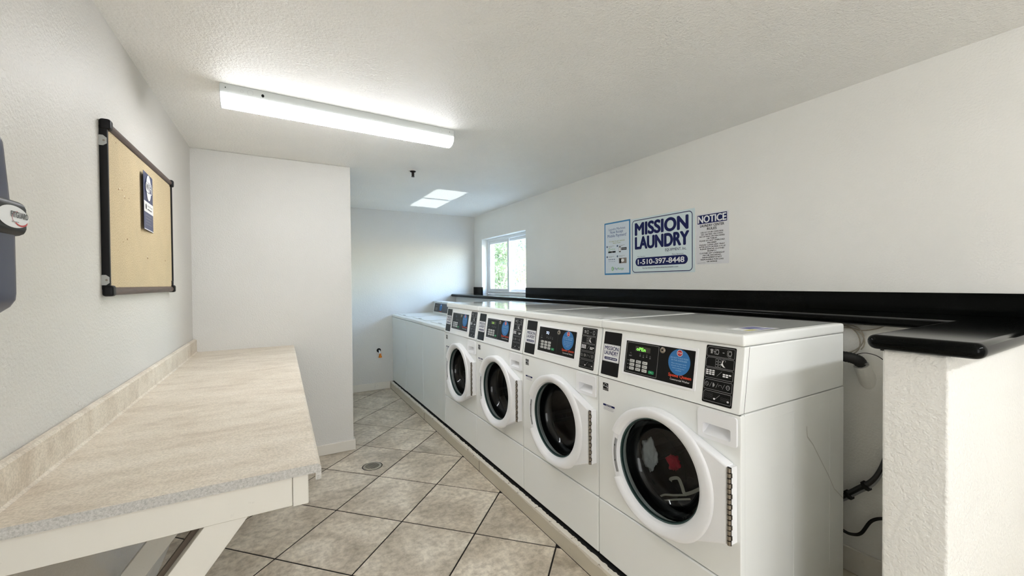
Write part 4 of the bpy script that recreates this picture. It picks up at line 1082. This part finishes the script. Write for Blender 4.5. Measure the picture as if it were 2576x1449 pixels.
# sprinkler
t = thing('fire_sprinkler', 'small pendent fire sprinkler on the ceiling beyond the strip light', 'sprinkler', (1.004, 3.47, ZC))
b = MB().m(mat('white_escutcheon', (226, 226, 222), 0.4)); b.lathe([(0.0, -0.006), (0.022, -0.006), (0.036, -0.003), (0.038, -0.0003)], 0, 0, n=24, axis='z'); b.build('escutcheon', t)
b = MB().m(mat('dark_bronze', (38, 33, 30), 0.4, 0.6)); b.lathe([(0.0, -0.006), (0.026, -0.007), (0.022, -0.013), (0.009, -0.018), (0.007, -0.05), (0.0, -0.05)], 0, 0, n=16, axis='z')
b.box(-0.011, -0.008, -0.002, 0.002, -0.052, -0.014); b.box(0.008, 0.011, -0.002, 0.002, -0.052, -0.014); b.lathe([(0.0, -0.053), (0.014, -0.053), (0.014, -0.055), (0.0, -0.056)], 0, 0, n=12, axis='z'); b.build('head', t)

# floor drain
t = thing('floor_drain', 'round metal drain grate set in a floor tile', 'drain', (DRAIN[0], DRAIN[1], 0))
M_DR = mat('drain_metal', (176, 170, 156), 0.4, 0.7)
b = MB().m(M_DGAP); b.lathe([(0.0, 0.0007), (0.0745, 0.0007)], 0, 0, n=40, axis='z'); b.build('well', t)
b = MB().m(M_DR); b.lathe([(0.051, 0.0008), (0.051, 0.0034), (0.066, 0.0034), (0.068, 0.0008)], 0, 0, n=40, axis='z'); b.build('rim', t)
b = MB().m(M_DR)
for k in range(-6, 7):
    o_ = 0.0080*k; h_ = math.sqrt(max(0, 0.0515**2-o_*o_))
    b.box(-h_, h_, o_-0.0011, o_+0.0011, 0.0012, 0.0030)
    if k % 2 == 0: b.box(o_-0.0014, o_+0.0014, -h_, h_, 0.0010, 0.0028)
gr = b.build('grate', t); gr.rotation_euler = (0, 0, 0.35)

# pipe stub with plug low on the back wall
t = thing('wall_valve', 'small water valve with an orange plug low on the back wall', 'valve', (1.112, YB, 0.51))
b = MB().m(M_BLKP); b.lathe([(0.0, -0.004), (0.026, -0.004), (0.028, -0.0005)], -0.002, 0.006, n=20); b.build('collar', t)
b = MB().m(mat('chrome', (220, 220, 220), 0.15, 1.0)); b.tube([(0, -0.003, 0.006), (0, -0.03, 0.004), (0.003, -0.042, -0.012), (0.005, -0.044, -0.03)], 0.011, 12); b.build('spout', t)
b = MB().m(mat('orange_plug', (214, 128, 34), 0.4)); b.lathe([(0.0, -0.03), (0.012, -0.03), (0.014, -0.05), (0.023, -0.075), (0.020, -0.083), (0.0, -0.083)], 0.007, -0.044, n=16, axis='z'); b.build('plug', t)
b = MB().m(mat('wall_scuff', (150, 150, 152), 0.7)); b.oval(0, 0, 0.012, 0.022, 0); b.bm.free()

# ------------------------------------------------------------------ pipes and cables behind the nearest washer
def cat_pts(P, n=6):
    P = [Vector(p) for p in P]; out = []
    for i in range(len(P)-1):
        a, c = P[max(i-1, 0)], P[min(i+2, len(P)-1)]
        for k in range(n):
            t_ = k/n; out.append(0.5*((2*P[i])+(P[i+1]-a)*t_+(2*a-5*P[i]+4*P[i+1]-c)*t_*t_+(-a+3*P[i]-3*P[i+1]+c)*t_**3))
    return out+[P[-1]]
t = thing('drain_standpipe', 'plastered stub pipe rising from the low wall behind the nearest washer', 'pipe', (XLOW, 0.785, 0.94))
b = MB().m(M_WALLR); b.tube([(0.03, -0.026, -0.005), (0.002, -0.022, 0.028), (-0.018, -0.018, 0.058), (-0.030, -0.014, 0.082)], 0.03, 20, rs=[0.036, 0.033, 0.029, 0.028]); b.build('pipe', t)
t = thing('drain_hose', 'black corrugated drain hose hooked into the pipe behind the nearest washer', 'hose', (XLOW-0.05, 0.79, 1.0))
b = MB().m(M_BLACKR)
hp = cat_pts([(-0.05, 0.14, 0.060), (-0.04, 0.07, 0.060), (-0.022, 0.012, 0.056), (-0.008, -0.016, 0.046), (0.012, -0.018, 0.034)], 8)
b.tube(hp, 0.018, 12, rs=[0.022+0.0014*(i % 2) for i in range(len(hp))]); b.build('hose', t)
b = MB().m(M_PGRY); b.lathe([(0.0235, 0.030), (0.0265, 0.030), (0.0265, 0.036), (0.0235, 0.036)], 0.014, -0.018, n=16, axis='z'); b.build('ring', t)
b = MB().m(M_BLACKR); b.tube(cat_pts([(-0.012, -0.008, 0.068), (-0.02, -0.045, 0.082), (-0.02, -0.085, 0.076), (-0.015, -0.115, 0.052)]), 0.0016, 6); tie = b.build('tie_cord', t)
b = MB().m(mat('beige_cable', (168, 160, 144), 0.5))
cl = []
for k in range(0, 61):
    a = k/60*2*PI*2.6; r_ = 0.060+0.007*math.sin(a*1.7); cl.append((-0.006-0.006*(k/60), 0.006*math.sin(a*0.6)+r_*math.cos(a), r_*math.sin(a)))
b.tube(cl, 0.0028, 6); b.tube(cat_pts([(-0.006, 0.0, 0.058), (-0.004, -0.05, 0.046), (-0.003, -0.10, 0.056), (-0.003, -0.13, 0.072)]), 0.0028, 6)
o = b.build('cable_coil'); o.location = (XLOW-0.002, 0.832, 1.124); tag(o, 'coil of beige cable hanging on the low wall under the black ledge', 'cable')
def wallcable(name, label, pts, r, mt):
    c = Vector(pts[0]); b = MB().m(mt); b.tube(cat_pts([Vector(p)-c for p in pts]), r, 8); o = b.build(name); o.location = c; return tag(o, label, 'cable')
wallcable('power_cord', 'thick black power cord sagging low behind the nearest washer', [(2.165, 0.88, 0.295), (2.160, 0.828, 0.275), (2.158, 0.795, 0.278), (2.158, 0.765, 0.30), (2.160, 0.73, 0.37), (2.165, 0.68, 0.402), (2.17, 0.60, 0.42)], 0.0065, M_BLACKR)
t = thing('hose_bundle', 'grey and black supply hoses taped together behind the nearest washer', 'hose', (2.16, 0.80, 0.48))
for dx, dz, mt_, r_ in ((0.0, 0.0, M_BLACKR, 0.007), (0.004, -0.014, M_GREYP, 0.006), (-0.006, 0.011, M_PDGR, 0.006)):
    b = MB().m(mt_); b.tube(cat_pts([(dx, 0.10, -0.13+dz), (dx, 0.04, -0.065+dz), (dx, -0.02, 0.0+dz), (dx, -0.07, 0.055+dz), (dx, -0.10, 0.12+dz), (dx, -0.12, 0.20+dz)]), r_, 8); b.build('hose', t)
b = MB().m(M_BLACKR)
for yy_, zz_ in ((0.075, -0.105), (0.01, -0.035), (-0.05, 0.03)): b.tube([(0, yy_+0.004, zz_-0.004), (0, yy_-0.004, zz_+0.004)], 0.021, 10)
b.build('tape', t)

# ------------------------------------------------------------------ outside the window
M_GRASS = mat('outside_ground', (128, 130, 124), 0.9)
b = MB().m(M_GRASS); b.box(XR+0.25, 14, -4, 22, -0.3, -0.12); g_ = struct(b.build('ground'))
def shrub(name, label, x, y, h, rad, colr, nleaf, seed, ls=0.05):
    rnd = random.Random(seed)
    t = thing(name, label, 'tree', (x, y, -0.12))
    b = MB().m(mat('pale_bark', (196, 184, 164), 0.8)); tips = []
    for k in range(9):
        a = rnd.uniform(0, 2*PI); sp_ = rnd.uniform(0.25, 0.95)*rad; hh = h*rnd.uniform(0.6, 0.98)
        p = [(0, 0, 0), (0.15*sp_*math.cos(a), 0.15*sp_*math.sin(a), hh*0.35), (0.6*sp_*math.cos(a+0.3), 0.6*sp_*math.sin(a+0.3), hh*0.7), (sp_*math.cos(a), sp_*math.sin(a), hh)]
        q = cat_pts(p, 5); b.tube(q, 0.02, 6, rs=[0.03*(1-i/len(q))+0.005 for i in range(len(q))]); tips += q[4:]
        for m_ in range(3):
            s0 = rnd.choice(q[6:]); e = s0+Vector((rnd.uniform(-.5, .5), rnd.uniform(-.5, .5), rnd.uniform(0.1, .5)))*rad; b.tube([s0, (s0+e)/2+Vector((0, 0, .05)), e], 0.008, 5); tips += [(s0+e)/2, e]
    b.build('branches', t)
    vs, fs = [], []
    for i in range(nleaf):
        c = rnd.choice(tips)+Vector((rnd.gauss(0, .2), rnd.gauss(0, .2), rnd.gauss(0, .2)))*rad
        d = Vector((rnd.gauss(0, 1), rnd.gauss(0, 1), rnd.gauss(0, 1))).normalized(); s_ = d.orthogonal().normalized(); s_ = (Matrix.Rotation(rnd.uniform(0, 6.28), 3, d) @ s_)
        L = ls*rnd.uniform(0.7, 1.4); Wd = L*0.32; k = len(vs); n_ = d.cross(s_)
        vs += [c-d*L/2, c+s_*Wd+n_*Wd*0.3, c+d*L/2, c-s_*Wd+n_*Wd*0.3]; fs.append((k, k+1, k+2, k+3))
    me = bpy.data.meshes.new('foliage'); me.from_pydata([tuple(v) for v in vs], [], fs); me.materials.append(colr)
    o = bpy.data.objects.new('foliage', me); COL.objects.link(o); o.parent = t; o['kind'] = 'stuff'
    return t
M_L1 = mat('green_leaves', (146, 156, 116), 0.5, fn=f_leaf); M_L2 = mat('yellow_leaves', (220, 204, 120), 0.5, fn=f_leaf); M_L3 = mat('grey_green_leaves', (140, 156, 138), 0.5, fn=f_leaf)
shrub('flowering_shrub', 'green shrub with pale stems growing right outside the window', 3.82, 7.35, 3.1, 0.78, M_L1, 8000, 1, 0.055)
shrub('flowering_shrub', 'yellow-leaved shrub outside, seen high in the window', 4.85, 7.85, 2.7, 0.33, M_L2, 1500, 5)
shrub('tree', 'grey-green tree outside the window, behind the yellow shrub', 6.3, 10.6, 4.2, 1.1, M_L3, 9000, 9, 0.07)
shrub('tree', 'pale tree farthest away outside the window', 9.6, 17.0, 5.4, 2.4, M_L3, 12000, 13, 0.10)
